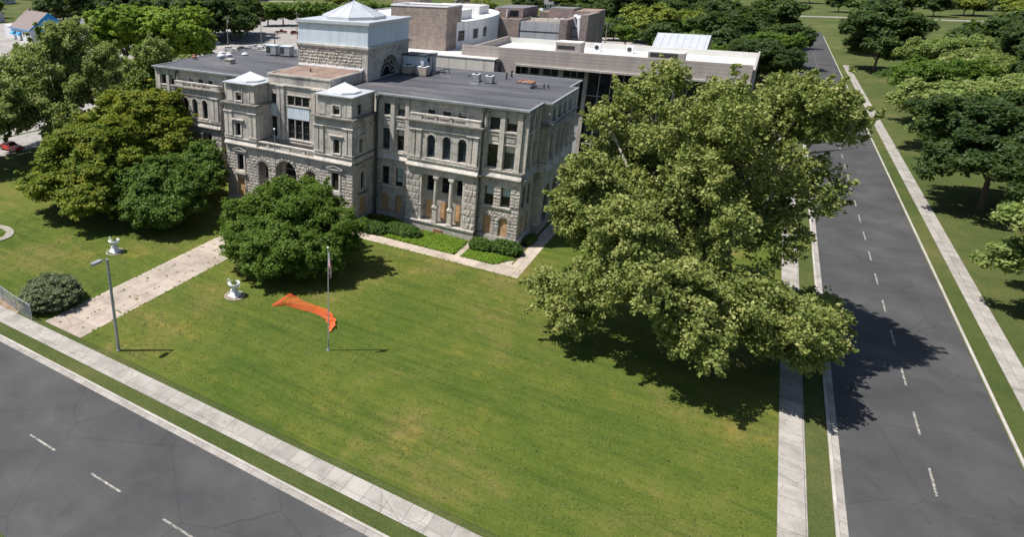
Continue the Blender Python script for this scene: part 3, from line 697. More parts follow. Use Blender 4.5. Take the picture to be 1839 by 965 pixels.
    ff=F('x',y0,-1); wall(bk,ff,x0,x1,15.9,20.2); rust(rk,ff,x0+.1,x1-.9,17.45,20.0,course=.425,lo=.08,hi=.2,wid=(.9,1.6)); wall(ust,F('x',y0-.02,-1),x1-.9,x1,15.9,20.5); ff.box(trim,x0-.1,x1+.1,20.05,20.35,0,.14)
    ff.box(trim,x0-.2,x1+.2,20.35,20.62,-.2,.26); 
    ah=hole(9.25,14.75,15.9,18.95,True,dep=.7); sd=F('y',x1,1); wall(ust,sd,y0,y1,15.9,20.6,[ah]); wall(ust,F('y',x0,-1),y0,y1,15.9,20.6); wall(ust,F('x',y1,1),x0,x1,15.9,20.6)
    sd.box(trim,y0,y1+.2,20.35,20.62,0,.26)
    # fan window
    cu,zc,r,_=arc_pts(ah); fm=MB(); d=-.62
    q=lambda t,rr,dd=0:sd.P(cu-rr*math.cos(t),zc+rr*math.sin(t),d+dd)
    def ring(rr,w,n=20,t0=0,t1=math.pi,c=None):
        for k in range(n):
            a=t0+(t1-t0)*k/n; b=t0+(t1-t0)*(k+1)/n
            if c is None: P=q
            else: P=lambda t,r_,dd=0:sd.P(c[0]-r_*math.cos(t),c[1]+r_*math.sin(t),d+dd)
            fm.quad(P(a,rr-w/2,.08),P(b,rr-w/2,.08),P(b,rr+w/2,.08),P(a,rr+w/2,.08)); fm.quad(P(a,rr-w/2,.08),P(b,rr-w/2,.08),P(b,rr-w/2,0),P(a,rr-w/2,0))
    ring(r-.1,.2); ring(r*.42,.16)
    for k in range(7):
        t=math.pi*k/6; fm.poly([q(t-.03,r*.42,.08),q(t+.03,r*.42,.08),q(t+.014,r,.08),q(t-.014,r,.08)])
    for k in range(6):
        t=math.pi*(k+.5)/6; rr=r*.74; ring(.42,.12,12,0,2*math.pi,(cu-rr*math.cos(t),zc+rr*math.sin(t)))
    w=fm.build('fan_window',M['frame_pale'],CH); gm=MB(); _,_,_,pts=arc_pts(ah,16); gm.poly([sd.P(*p,d) for p in pts[::-1]]); gm.build('pane',M['glass'],w)
    vr=MB(); voussoirs(vr,sd,ah,.5,.02,.04,15); vr.build('arch_ring',M['stone'],CH)
    sb=MB(); sb.box(x0+.05,x1-.05,y0+.05,y1-.05,20.62,23.3); sb.build('lantern_siding',M['siding'],CH)
    cs=MB(); cs.box(x0-.05,x1+.05,y0-.05,y1+.05,23.3,23.5); cs.box(x0-.25,x1+.25,y0-.25,y1+.25,23.5,23.9); o=cs.build('lantern_roof',M['metal_roof'],CH)
    pc=MB(); cx,cy,r=-30.3,11.5,4.75; oc=[(cx+r*math.cos(R(22.5+45*k)),cy+r*math.sin(R(22.5+45*k))) for k in range(8)]
    pc.prism(oc,23.9,24.3)
    for k in range(8):
        a,b=oc[k],oc[(k+1)%8]; pc.poly([(*a,24.3),(*b,24.3),(cx,cy,26.35)])
    for k in range(8):
        for p in (oc[k],((oc[k][0]+oc[(k+1)%8][0])/2,(oc[k][1]+oc[(k+1)%8][1])/2)): pc.tube((*p,24.31),(cx,cy,26.37),.035,.035,4,False)
    pc.build('lantern_cap',M['metal_roof'],o)
    ust.build('ashlar_wall',M['stone'],CH); rk.build('rock_faced_wall',M['rock'],CH); bk.build('backing_wall',M['back'],CH)
    flush()
    # ---- main roof
    rm=MB(); rm.box(-60.6,0,0,23,15.75,15.86)
    rm.box(.0,1.0,5.2,16.9,15.75,15.86); rm.box(-61.6,-60.6,5.2,16.9,15.75,15.86)
    # flat centre between the wings in front of the wall line
    rm.box(-35.3,-25.4,-2.4,0,15.75,15.86)
    rm.build('flat_roof',M['membrane'],CH)
    ed=MB()
    def edge(x0,x1,y0,y1): ed.box(x0,x1,y0,y1,15.74,15.96)
    edge(-19.4,.3,-.58,0); edge(-60.9,-41.2,-.58,0); edge(0,.3,0,5.0); edge(0,1.3,4.9,5.2); edge(1.0,1.3,5.2,16.9); edge(0,1.3,16.9,17.2); edge(0,.3,17.2,23.3); edge(-60.6,0,23,23.3)
    edge(-60.9,-60.6,0,5.0); edge(-61.9,-60.6,4.9,5.2); edge(-61.9,-61.6,5.2,16.9); edge(-61.9,-60.6,16.9,17.2); edge(-60.9,-60.6,17.2,23.3)
    ed.build('roof_edge',M['edge_metal'],CH)
courthouse()

# ------------------------------------------------------------------ rooftop equipment (each a thing)
RZ=15.86
def condenser(x,y,s,h,label,group):
    e=empty('condenser_unit',(x,y,RZ),label,'air conditioner',group)
    m=MB(); m.box(x-s*.55,x+s*.55,y-s*.5,y+s*.5,RZ,RZ+.12); m.build('curb',M['darkmetal'],e)
    m=MB(); m.box(x-s/2,x+s/2,y-s/2,y+s/2,RZ+.12,RZ+h); 
    for a in (-1,1):
        for b in (-1,1): m.box(x+a*s/2-.04,x+a*s/2+.04,y+b*s/2-.04,y+b*s/2+.04,RZ+.12,RZ+h+.02)
    m.build('cabinet',M['beige_louver'] if s>1 else M['galv'],e)
    m=MB(); m.box(x-s/2-.02,x+s/2+.02,y-s/2-.02,y+s/2+.02,RZ+h+.02,RZ+h+.1); m.build('top_panel',M['white_paint'],e)
    m=MB(); m.lathe([(s*.36,0),(s*.36,.05),(s*.3,.05),(s*.3,.02)],(x,y,RZ+h+.1),16); m.tube((x,y,RZ+h+.1),(x,y,RZ+h+.17),.09); m.build('fan',M['darkmetal'],e)
    return e
condenser(-22.85,15.0,1.35,1.25,'beige louvred condenser in front of the blue rooftop shed, nearer the fan window','air conditioners by the rooftop shed')
condenser(-20.35,14.9,1.35,1.25,'beige louvred condenser at the right corner of the blue rooftop shed','air conditioners by the rooftop shed')
condenser(-12.1,14.6,.95,.95,'small grey condenser on the right wing roof, left of its twin','small condensers on the right wing roof')
condenser(-10.0,14.2,.95,.95,'small grey condenser on the right wing roof, nearer the rusty curb box','small condensers on the right wing roof')
e=empty('rooftop_shed',(-22.6,17,RZ),'pale blue metal-sided shed with flat dark lid on the roof beside the fan window','rooftop shed')
m=MB(); m.box(-24.3,-20.9,15.9,18.6,RZ,RZ+2.6); m.build('wall',M['siding'],e)
m=MB(); m.box(-24.5,-20.6,15.7,18.8,RZ+2.6,RZ+2.78); m.build('roof',M['darkmetal'],e)
m=MB(); m.box(-20.9,-20.86,17.3,17.8,RZ+1.6,RZ+2.3); m.build('window',M['glass'],e)
m=MB(); m.tube((-20.3,18.2,RZ),(-20.3,18.2,RZ+2.6),.35,.35,10); m.lathe([(.35,0),(.6,.35),(.6,.45)],(-20.3,18.2,RZ+2.5),10); m.build('flue',M['galv'],e)
e=empty('rooftop_rack',(-18.5,17.2,RZ),'low dark pipe rack on the roof right of the blue shed','pipe rack')
m=MB()
for a,b in (((-19.6,15.2,.05),(-18.9,15.7,.55)),((-18.9,15.7,.55),(-18.0,18.6,.75)),((-18.0,18.6,.75),(-17.8,18.6,.02)),((-18.7,16.4,.02),(-18.7,16.4,.6)),((-18.3,17.6,.02),(-18.3,17.6,.7)),((-19.6,15.2,.05),(-19.0,17.4,.05)),((-19.3,16.2,.3),(-18.5,16.6,.3)),((-19.4,15.0,.1),(-24,14.2,.1))):
    m.tube((a[0],a[1],RZ+a[2]),(b[0],b[1],RZ+b[2]),.06)
m.build('frame',M['darkmetal'],e)
tag(e,group=None)
def rooftop_unit(x,y,label):
    e=empty('rooftop_unit',(x,y,RZ),label,'rooftop unit','tall grey rooftop units on the left wing')
    m=MB(); m.box(x-1.05,x+1.05,y-.7,y+.7,RZ+.25,RZ+1.75); m.build('cabinet',M['galv'],e)
    m=MB()
    for a in(-.9,.9):
        for b in(-.6,.6): m.box(x+a-.06,x+a+.06,y+b-.06,y+b+.06,RZ,RZ+.25)
    m.build('stand',M['darkmetal'],e)
    m=MB(); m.box(x-1.0,x-.1,y-.73,y-.7,RZ+.5,RZ+1.6); m.build('grille',M['darkmetal'],e)
    m=MB(); m.box(x-1.1,x+1.1,y-.75,y+.75,RZ+1.75,RZ+1.85); m.build('top_panel',M['siding'],e)
rooftop_unit(-52.0,19.6,'grey rooftop unit on the left wing, the one farther from the lantern tower')
rooftop_unit(-49.1,19.8,'grey rooftop unit on the left wing, the one nearer the lantern tower')
def vent(x,y,r,h,label,mat,sq=False):
    e=empty('roof_vent',(x,y,RZ),label,'roof vent','vents on the left wing roof')
    m=MB()
    if sq: m.box(x-r,x+r,y-r,y+r,RZ,RZ+h*.8); 
    else: m.lathe([(r,0),(r,h*.35),(r*.8,h*.4)],(x,y,RZ),14)
    m.build('base',M['galv'] if not sq else M['concrete_pale'],e)
    m=MB()
    if sq: m.box(x-r-.08,x+r+.08,y-r-.08,y+r+.08,RZ+h*.8,RZ+h)
    else: m.lathe([(r*1.15,h*.4),(r*1.1,h*.6),(r*.7,h*.75),(r*.65,h*.95),(r*.3,h)],(x,y,RZ),14)
    m.build('cap',mat,e,smooth=False)
vent(-56.8,11.4,.62,1.15,'largest white dome vent on the left wing roof',M['white_paint'])
vent(-57.6,14.2,.5,.7,'low white dome vent just behind the largest one',M['white_paint'])
vent(-52.1,8.3,.62,.75,'square grey box vent on the left wing roof',M['concrete_pale'],True)
vent(-56.3,16.9,.5,.5,'small white vent farthest back on the left wing roof',M['white_paint'])
vent(-60.2,8.4,.42,.85,'reddish brown vent at the far left roof edge',M['rust'])
e=empty('equipment_curb',(-5.0,14.7,RZ),'galvanised box with rusty open top on the right wing roof','equipment box')
m=MB(); m.box(-5.95,-4.0,13.4,15.4,RZ,RZ+.62); m.build('box',M['galv'],e)
m=MB(); m.box(-6.0,-3.95,13.35,13.7,RZ+.63,RZ+.74); m.box(-6.0,-3.95,15.1,15.45,RZ+.63,RZ+.74); m.box(-4.9,-3.95,13.7,15.1,RZ+.63,RZ+.72); m.box(-6,-5.7,13.7,15.1,RZ+.63,RZ+.72); m.build('top_rim',M['rust'],e)
def stack(x,y,r,h,label,cat='vent pipe'):
    m=MB(); m.tube((x,y,RZ),(x,y,RZ+h),r,r,10); m.tube((x,y,RZ+h-.1),(x,y,RZ+h+.04),r*1.25,r*1.25,10); m.tube((x,y,RZ),(x,y,RZ+.08),r*2,r*1.4,10)
    o=m.build('vent_pipe',M['darkmetal']); tag(o,label,cat,'vent pipes on the right wing roof')
stack(-8.95,18.1,.1,.95,'thin dark vent pipe on the right wing roof, nearer of the tall pair')
stack(-8.96,20.3,.12,.95,'thin dark vent pipe at the rear of the right wing roof, farther of two')
stack(-2.55,14.3,.09,.5,'stubby vent pipe at the end of the black gas line, left one')
stack(-2.1,14.7,.09,.42,'stubby vent pipe at the end of the black gas line, right one')
m=MB(); m.tube((-4.0,13.6,RZ+.1),(-2.6,13.9,RZ+.1),.05); m.tube((-4.1,13.5,RZ+.12),(-3.7,13.5,RZ+.3),.18); tag(m.build('gas_line',M['darkmetal']),'black gas line lying between the rusty box and two stubby pipes','pipe')
m=MB(); m.box(-11.9,-10.8,11.9,12.6,RZ,RZ+.12); m.tube((-12.3,13.0,RZ+.2),(-11.2,13.3,RZ+.35),.05); m.tube((-11.8,12.2,RZ+.1),(-11.7,12.3,RZ+.6),.05); m.tube((-11.2,12.2,RZ+.1),(-11.0,12.9,RZ+.5),.05); tag(m.build('disconnect_panel',M['galv']),'fallen grey panel and pipes in front of the small condensers','roof debris')
m=MB(); m.tube((-14.6,17.6,RZ+.15),(-12.9,18.6,RZ+.25),.06); m.tube((-14.0,17.5,RZ+.1),(-13.6,18.6,RZ+.1),.06); tag(m.build('pipe_run',M['darkmetal']),'short dark pipe run behind the small condensers near the rear roof edge','pipe')

# ------------------------------------------------------------------ vegetation
def leaf_mat(name,ca,cb,cc,rough=.55,trans=.42):
    m,nt,b=new_mat(name)
    at=N(nt,'ShaderNodeAttribute'); at.attribute_name='tint'
    oi=N(nt,'ShaderNodeObjectInfo')
    v=coords(nt); n=noise(nt,v,.35,3)
    f=math_n(nt,'ADD',math_n(nt,'MULTIPLY',at.outputs['Fac'],.6),math_n(nt,'MULTIPLY',n,.5))
    f=math_n(nt,'ADD',f,math_n(nt,'MULTIPLY',math_n(nt,'SUBTRACT',oi.outputs['Random'],.5),.12))
    col=ramp(nt,f,[(.25,ca),(.52,cb),(.85,cc)])
    L(nt,col,b.inputs['Base Color']); b.inputs['Roughness'].default_value=rough; b.inputs['Specular IOR Level'].default_value=.25
    tr=N(nt,'ShaderNodeBsdfTranslucent'); L(nt,mixc(nt,.5,col,(.26,.34,.05),'MIX'),tr.inputs[0])
    mx=N(nt,'ShaderNodeMixShader'); mx.inputs[0].default_value=trans
    L(nt,b.outputs[0],mx.inputs[1]); L(nt,tr.outputs[0],mx.inputs[2]); L(nt,mx.outputs[0],nt.nodes['Material Output'].inputs[0])
    return m
M['lf_syc']=leaf_mat('sycamore_leaf',(.125,.175,.045),(.27,.31,.085),(.50,.49,.19))
M['lf_sycf']=leaf_mat('greener_sycamore_leaf',(.095,.160,.032),(.20,.265,.065),(.42,.44,.18))
M['lf_maple']=leaf_mat('maple_leaf',(.072,.140,.012),(.175,.225,.022),(.32,.29,.028))
M['lf_dark']=leaf_mat('dark_leaf',(.042,.088,.012),(.088,.162,.024),(.18,.27,.045))
M['lf_round']=leaf_mat('mid_green_leaf',(.040,.088,.010),(.088,.158,.020),(.165,.25,.04))
M['lf_bright']=leaf_mat('bright_leaf',(.085,.175,.014),(.18,.29,.028),(.34,.41,.05))
M['lf_far']=leaf_mat('far_leaf',(.022,.048,.014),(.045,.082,.022),(.09,.13,.035))
M['lf_farb']=leaf_mat('far_bright_leaf',(.08,.13,.02),(.17,.22,.035),(.30,.32,.05))
M['lf_bed']=leaf_mat('ground_cover_leaf',(.09,.19,.012),(.17,.29,.025),(.28,.36,.05))
M['lf_yew']=leaf_mat('yew_needles',(.020,.055,.008),(.050,.105,.014),(.12,.19,.03),trans=.12)
M['lf_spruce']=leaf_mat('grey_green_needles',(.055,.080,.032),(.105,.135,.058),(.20,.23,.12),trans=.1)
M['bark']=plain('grey_brown_bark',(.13,.105,.08),.95,.35,3,bumps=.4)
M['bark_pale']=plain('pale_mottled_bark',(.34,.31,.25),.9,.4,2,bumps=.3)
def leaves(name,cl,per,leaf,seed,flat=.55,outn=.8,centre=None,aspect=1.0,wild=.45):
    """cl: array of clusters (x,y,z,r). Returns a mesh of kite-shaped leaf quads with a per-face 'tint'."""
    rg=np.random.default_rng(seed); cl=np.asarray(cl,float); n=len(cl)*per
    idx=np.repeat(np.arange(len(cl)),per); c=cl[idx,:3]; r=cl[idx,3:4]
    d=rg.normal(size=(n,3)); d/=np.linalg.norm(d,axis=1,keepdims=True); rad=rg.random((n,1))**.45
    off=d*rad*r; off[:,2]*=flat; p=c+off
    cen=np.array(centre if centre is not None else cl[:,:3].mean(0))
    o=c-cen; o/=np.linalg.norm(o,axis=1,keepdims=True)+1e-6
    nr=o*.32+np.array([0,0,.68])+d*.35*outn+rg.normal(size=(n,3))*wild; nr/=np.linalg.norm(nr,axis=1,keepdims=True)
    t=np.cross(nr,rg.normal(size=(n,3))); t/=np.linalg.norm(t,axis=1,keepdims=True)+1e-9; b=np.cross(nr,t)
    s=leaf*rg.uniform(.6,1.25,(n,1)); t*=s*.5*aspect; b*=s*.5
    dr=nr*s*.12
    v=np.empty((n,4,3)); v[:,0]=p-t; v[:,1]=p-b*.8-dr; v[:,2]=p+t*1.15; v[:,3]=p+b*.8-dr
    me=D.meshes.new(name); me.vertices.add(n*4); me.vertices.foreach_set('co',v.reshape(-1).astype(np.float32))
    me.loops.add(n*4); me.loops.foreach_set('vertex_index',np.arange(n*4,dtype=np.int32))
    me.polygons.add(n); me.polygons.foreach_set('loop_start',np.arange(0,n*4,4,dtype=np.int32)); me.polygons.foreach_set('loop_total',np.full(n,4,np.int32))
    a=me.attributes.new('tint','FLOAT','FACE')
    ct=rg.random(len(cl)); tint=np.clip(.55*rg.random(n)+.45*ct[idx],0,1); a.data.foreach_set('value',tint.astype(np.float32))
    me.update(); me.validate(); return me
def crown_clusters(lobes,spacing,cr,seed,fill=.25,low=-.55):
    """lobes: (x,y,z,rx,ry,rz). Clusters scattered on lobe surfaces, unevenly, plus some inside."""
    rg=np.random.default_rng(seed); out=[]
    for (x,y,z,rx,ry,rz) in lobes:
        area=4*math.pi*((rx*ry+ry*rz+rx*rz)/3); n=int(area/(spacing*spacing)); k=0; 
        while k<n:
            d=rg.normal(size=3); d/=np.linalg.norm(d)
            if d[2]<low and rg.random()<.75: continue
            k+=1; q=rg.uniform(.78,1.06) if rg.random()>fill else rg.uniform(.35,.8)
            out.append((x+d[0]*rx*q,y+d[1]*ry*q,z+d[2]*rz*q,cr*rg.uniform(.6,1.35)))
    return out
def billow(lobes,seed,s0=.26,s1=.42,dens=1.0):
    """each big lobe becomes many smaller billows on its skin, so the crown has hollows and bumps"""
    rg=random.Random(seed); out=[]
    for (x,y,z,rx,ry,rz) in lobes:
        n=max(5,int(15*dens)); ph=rg.random()*6.28
        for k in range(n):
            u=1-2*(k+.5)/n*.86; t=ph+k*2.39996+rg.uniform(-.25,.25); w=math.sqrt(max(0,1-u*u)); q=rg.uniform(.66,.92); s=rg.uniform(s0,s1)
            out.append((x+rx*q*w*math.cos(t),y+ry*q*w*math.sin(t),z+rz*q*u,rx*s,ry*s,rz*s*.9))
        out.append((x,y,z,rx*.5,ry*.5,rz*.5))
    return out
def limb_mesh(h0,trunk_r,targets,base=(0,0,0),seed=1,fork=.35,twigs=0,tr_=None):
    rg=random.Random(seed); m=MB(); bx,by,bz=base
    fz=bz+h0
    m.tube((bx,by,bz-.2),(bx,by,bz+.35),trunk_r*1.45,trunk_r,10); p=Vector((bx,by,bz+.35)); q=Vector((bx+rg.uniform(-.2,.2),by+rg.uniform(-.2,.2),fz)); m.tube(p,q,trunk_r,trunk_r*.8,10)
    for (x,y,z) in targets:
        a=q.copy(); t=Vector((x,y,z)); L_=(t-a).length; r=trunk_r*.5; mid=a.lerp(t,.45)+Vector((rg.uniform(-.1,.1)*L_,rg.uniform(-.1,.1)*L_,.1*L_))
        m.tube(a,mid,r,r*.6,7); m.tube(mid,t,r*.6,r*.15,6)
        for _ in range(3):
            s=mid.lerp(t,rg.uniform(.1,.7)); e=s+Vector((rg.uniform(-1,1),rg.uniform(-1,1),rg.uniform(.1,.8)))*L_*.17; m.tube(s,e,r*.3,r*.06,5)
    return m
def tree(name,loc,lobes,label,cat,mats,spacing,cr,per,leaf,seed,h0=2.5,tr=.3,group=None,fill=.25,flat=.55,aspect=1.0,low=-.55,bark='bark',wild=.45,stray=.06,bs=(.26,.42)):
    """lobes relative to loc"""
    e=empty(name,loc,label,cat,group)
    cl=crown_clusters(billow(lobes,seed,*bs),spacing,cr,seed,fill,low)
    rs=random.Random(seed+5); cen=np.mean([l[:3] for l in lobes],0); n0=len(cl)
    for _ in range(int(n0*stray)):   # twigs that poke out of the crown
        c=cl[rs.randrange(n0)]; d=np.array(c[:3])-cen; ln=np.linalg.norm(d)+1e-6; d=d/ln; d[2]+=rs.uniform(-.2,.5); k=rs.uniform(.6,1.3)*cr
        for q in (1.0,1.7): cl.append((c[0]+d[0]*k*q,c[1]+d[1]*k*q,c[2]+d[2]*k*q,cr*rs.uniform(.3,.5)))
    me=leaves('crown',cl,per,leaf,seed,flat=flat,centre=np.mean([l[:3] for l in lobes],0),aspect=aspect,wild=wild); me.materials.append(M[mats])
    o=D.objects.new('crown',me); COL.objects.link(o); o.parent=e
    tm=limb_mesh(h0,tr,[(l[0],l[1],l[2]+.2*l[5]) for l in lobes],seed=seed); me2=D.meshes.new('trunk'); me2.from_pydata(tm.v,[],tm.f); me2.materials.append(M[bark])
    o2=D.objects.new('trunk',me2); COL.objects.link(o2); o2.parent=e
    return e
def auto_lobes(R_,H,zb,n,seed,big=.5):
    """an uneven crown of radius R_, from height zb to H"""
    rg=random.Random(seed); c=(zb+H)/2; hz=(H-zb)/2; out=[(0,0,c,R_*.72,R_*.72,hz*.8)]
    for k in range(n):
        t=2*math.pi*(k+rg.random()*.7)/n; u=rg.uniform(-.55,.75); w=math.sqrt(max(.1,1-u*u*.9)); s=rg.uniform(.34,.5)*big*2
        out.append((math.cos(t)*R_*(1-s*.62)*w,math.sin(t)*R_*(1-s*.62)*w,c+u*hz*(1-s*.35),R_*s,R_*s,hz*s*.95))
    return out
def trees():
    # round tree right in front of the entrance
    lob=[(0,0,5.4,5.2,5.0,4.4),(-4.6,-1.2,4.6,3.6,3.4,3.2),(4.4,.8,4.8,3.6,3.4,3.2),(1.2,-4.4,4.0,3.7,3.2,3.0),(-2.2,-4.6,3.6,3.2,2.8,2.6),(-1.0,3.6,6.4,3.8,3.2,3.0),(3.2,-3.2,3.6,3.2,3.0,2.7),(-6.2,1.2,4.0,2.3,2.4,2.2),(1.5,.6,7.5,3.0,2.8,2.1),(-2.8,.5,7.0,2.8,2.8,2.1),(5.6,-2.2,3.2,2.2,2.2,2.0),(.5,-6.4,2.6,2.4,1.8,1.5)]
    lob=[(a*1.03,b*1.03,c*.91,d*1.02,e*1.02,f*.90) for a,b,c,d,e,f in lob]
    tree('rounded_tree',(-20.6,-17.4,G),lob,'dense rounded green tree in front of the entrance, right of the wide walk','tree','lf_round',.78,.62,62,.24,11,h0=1.6,tr=.28,fill=.12,flat=.7,bs=(.26,.38),wild=.6)
    # two dark trees left of the walk
    lob=[(0,0,4.4,4.2,4.2,3.6),(-3.0,-1.5,3.6,2.9,2.8,2.6),(3.0,.5,3.9,3.0,2.8,2.7),(.8,-3.0,3.0,2.9,2.4,2.2),(-1.2,2.4,5.0,3.0,2.6,2.4),(3.4,-2.4,2.7,2.2,2.2,1.9)]
    lob=[(a*1.14,b*1.14,c*1.06,d*1.12,e*1.12,f*1.06) for a,b,c,d,e,f in lob]
    tree('dark_tree',(-42.2,-17.2,G),lob,'low dark green tree left of the walk, closest to the left urn','tree','lf_dark',.72,.7,56,.30,12,h0=1.3,tr=.25,group='dark trees between the walk and the maples',fill=.3,flat=.62)
    lob=[(0,0,4.6,3.4,3.4,3.5),(-2.4,-.8,4.0,2.4,2.4,2.3),(2.2,-.6,4.4,2.4,2.4,2.3),(.2,-2.2,3.2,2.4,2.2,2.1),(.4,.6,6.4,2.2,2.2,1.7)]
    tree('dark_tree',(-43.6,-8.6,G),lob,'dark green tree against the left front bay of the courthouse','tree','lf_dark',.78,.66,58,.32,13,h0=1.3,tr=.22,group='dark trees between the walk and the maples',fill=.3,flat=.62)
    lob=[(0,0,3.8,3.2,3.2,3.0),(-2.2,-.8,3.2,2.4,2.2,2.2),(2.2,.6,3.6,2.3,2.2,2.2)]
    tree('dark_tree',(-50.5,-9.5,G),lob,'smaller dark green tree hidden in shade under the right maple','tree','lf_dark',.8,.66,50,.33,14,h0=1.2,tr=.2,group='dark trees between the walk and the maples',fill=.3,flat=.62)
    # maples with rusty new growth
    lob=[(0,0,9.2,6.2,6.0,4.6),(-5.2,-1.5,8.2,3.9,3.7,3.1),(5.0,1.2,8.4,4.0,3.8,3.2),(1.0,-5.0,6.8,4.4,3.8,3.3),(-3.2,-4.6,5.6,3.4,3.2,2.8),(5.6,-3.8,5.8,3.3,3.2,2.6),(.5,4.2,11.0,4.2,3.6,2.8),(1.4,.5,12.0,3.6,3.4,2.2),(7.2,.2,6.6,2.6,2.6,2.2)]
    tree('maple_tree',(-57.5,-8.0,G),lob,'broad maple with yellow-orange tips beside the left end of the courthouse','tree','lf_maple',.86,.82,60,.35,21,h0=3.0,tr=.42,group='maples with orange tips',fill=.3,flat=.5)
    lob=[(0,0,7.8,5.4,5.4,4.2),(-4.6,-.5,6.6,3.6,3.6,3.0),(3.4,-3.0,5.6,3.7,3.4,2.9),(-1.0,-4.6,4.9,3.6,3.3,2.7),(-4.2,-4.0,3.9,2.9,2.8,2.3),(.2,3.2,9.6,3.8,3.4,2.5),(4.6,-5.6,3.8,2.8,2.6,2.2)]
    tree('maple_tree',(-53.4,-18.6,G),[(a*1.08,b*1.08,c,d*1.05,e*1.05,f) for a,b,c,d,e,f in lob],'left one of the two maples with yellow-orange tips, spreading low over the lawn','tree','lf_maple',.86,.82,60,.35,22,h0=2.6,tr=.4,group='maples with orange tips',fill=.3,flat=.5)
    # pale-leaved sycamores
    syc=[(0,0,12,6.0,6.0,7.5),(-5.4,-2,10,4.2,4.0,5.2),(5.2,1.5,11.5,4.4,4.2,5.0),(1.0,-5.0,8.5,4.4,4.0,4.6),(-3.0,3.6,15,3.8,3.6,3.8),(2.0,1.2,18.4,3.2,3.2,3.0),(-5.0,-4.5,5.6,3.4,3.2,3.0),(5.6,-3.6,6.4,3.4,3.2,3.2),(-7.6,0,13.5,2.5,2.5,2.6),(6.8,3.5,15.5,2.3,2.3,2.4)]
    tree('sycamore_tree',(-83.5,-3.0,G),[(a*1.3,b*1.2,c*1.08,d*1.2,e*1.2,f*1.1) for a,b,c,d,e,f in syc],'tallest pale-leaved sycamore behind the maples at the left','tree','lf_sycf',1.45,1.05,66,.42,31,h0=4,tr=.5,group='sycamores behind the maples',fill=.2,flat=.8,bark='bark_pale',wild=.8,stray=.12,bs=(.2,.34))
    tree('sycamore_tree',(-86.0,-17.5,G),[(a,b,c*.82,d*.85,e*.85,f*.82) for a,b,c,d,e,f in syc],'pale-leaved sycamore cut by the left edge of the photo','tree','lf_sycf',1.4,1.0,62,.42,32,h0=3.5,tr=.45,group='sycamores behind the maples',fill=.2,flat=.8,bark='bark_pale',wild=.8,stray=.12,bs=(.2,.34))
    tree('sycamore_tree',(-79.0,14.0,G),[(a*.95,b*.85,c*.86,d*.85,e*.85,f*.85) for a,b,c,d,e,f in syc],'slimmer pale-leaved sycamore near the left rear corner of the courthouse roof','tree','lf_sycf',1.3,1.0,62,.42,33,h0=3.5,tr=.4,group='sycamores behind the maples',fill=.2,flat=.8,bark='bark_pale',wild=.8,stray=.12,bs=(.2,.34))
    # great sycamore close to the camera
    rg=random.Random(5); lob=[(0,0,14.5,7.0,7.0,9.5)]
    for k in range(40):
        t=k*2.39996+rg.uniform(-.3,.3); h=4.0+18.5*((k*.618)%1); w=10.2*math.sqrt(max(.12,1-((h-11.5)/13.2)**2))*rg.uniform(.74,1.0); s=rg.uniform(2.3,3.5)
        lob.append((math.cos(t)*w,math.sin(t)*w,h,s,s,s*.85))
    for t,w,h,s in ((-2.75,10.6,15.5,2.1),(3.0,10.2,19.0,1.8),(-2.3,10.6,7.0,2.6),(-2.6,12.4,4.6,2.5),(-2.45,11.8,3.2,2.2),(2.9,9.6,11.5,2.6),(-2.95,10.4,9.5,2.4),(-1.9,10.8,9.0,2.8),(2.6,6.5,23.0,1.8),(-1.5,9.6,5.5,2.8),(-2.2,9.5,12.5,3.0),(3.1,7.6,21.5,2.0)): lob.append((math.cos(t)*w,math.sin(t)*w,h,s,s,s*.85))
    tree('great_sycamore_tree',(20.0,-10.9,G),lob,'huge pale-leaved sycamore standing alone off the right front corner of the courthouse','tree','lf_syc',.80,.60,34,.27,41,h0=5,tr=.62,fill=.22,flat=.9,low=-.7,bark='bark_pale',wild=.9,stray=.16,bs=(.2,.34))
    # bright twin trees at the lot
    lob=auto_lobes(10.5,18.3,2.5,14,51)
    tree('bright_tree',(-152,69,G),lob,'bright yellow-green tree behind the sycamores, left one of the touching pair','tree','lf_bright',1.55,1.35,46,.78,51,h0=3,tr=.5,group='bright yellow-green pair at the lot edge',fill=.25,flat=.6)
    lob=auto_lobes(12.0,18.6,2.0,15,52)
    tree('bright_tree',(-139.5,77,G),lob,'bright yellow-green tree above the left rear roof corner, right one of the touching pair','tree','lf_bright',1.55,1.35,46,.78,52,h0=2.5,tr=.55,group='bright yellow-green pair at the lot edge',fill=.25,flat=.6)
trees()

# background trees: five meshes, many copies
def tree_proto(seed,R_,H,zb,mat,leaf=.95,per=26,sp=1.75,cr=1.35):
    lob=billow(auto_lobes(R_,H,zb,8,seed),seed,.3,.5,.5); cl=crown_clusters(lob,sp,cr,seed,.2,-.6)
    me=leaves('crown',cl,per,leaf,seed,flat=.65,centre=(0,0,H*.5)); me.materials.append(M[mat])
    tm=limb_mesh(zb+1.2,.35,[(l[0],l[1],l[2]) for l in lob[:6]],seed=seed); m2=D.meshes.new('trunk'); m2.from_pydata(tm.v,[],tm.f); m2.materials.append(M['bark'])
    return me,m2
PT=[tree_proto(61,8,15,1.5,'lf_far'),tree_proto(62,7,12,1.2,'lf_far'),tree_proto(63,9,17,1.8,'lf_far'),tree_proto(64,5.5,10.5,2.2,'lf_round',1.0),tree_proto(65,8,13,1.5,'lf_farb'),tree_proto(66,5,7,.6,'lf_farb',.8),tree_proto(67,8,14,2.2,'lf_sycf',.42,44,1.15,.85),tree_proto(68,7.5,12.5,1.8,'lf_round',.42,44,1.15,.85),tree_proto(69,8.5,16,2.4,'lf_far',.42,44,1.15,.85)]
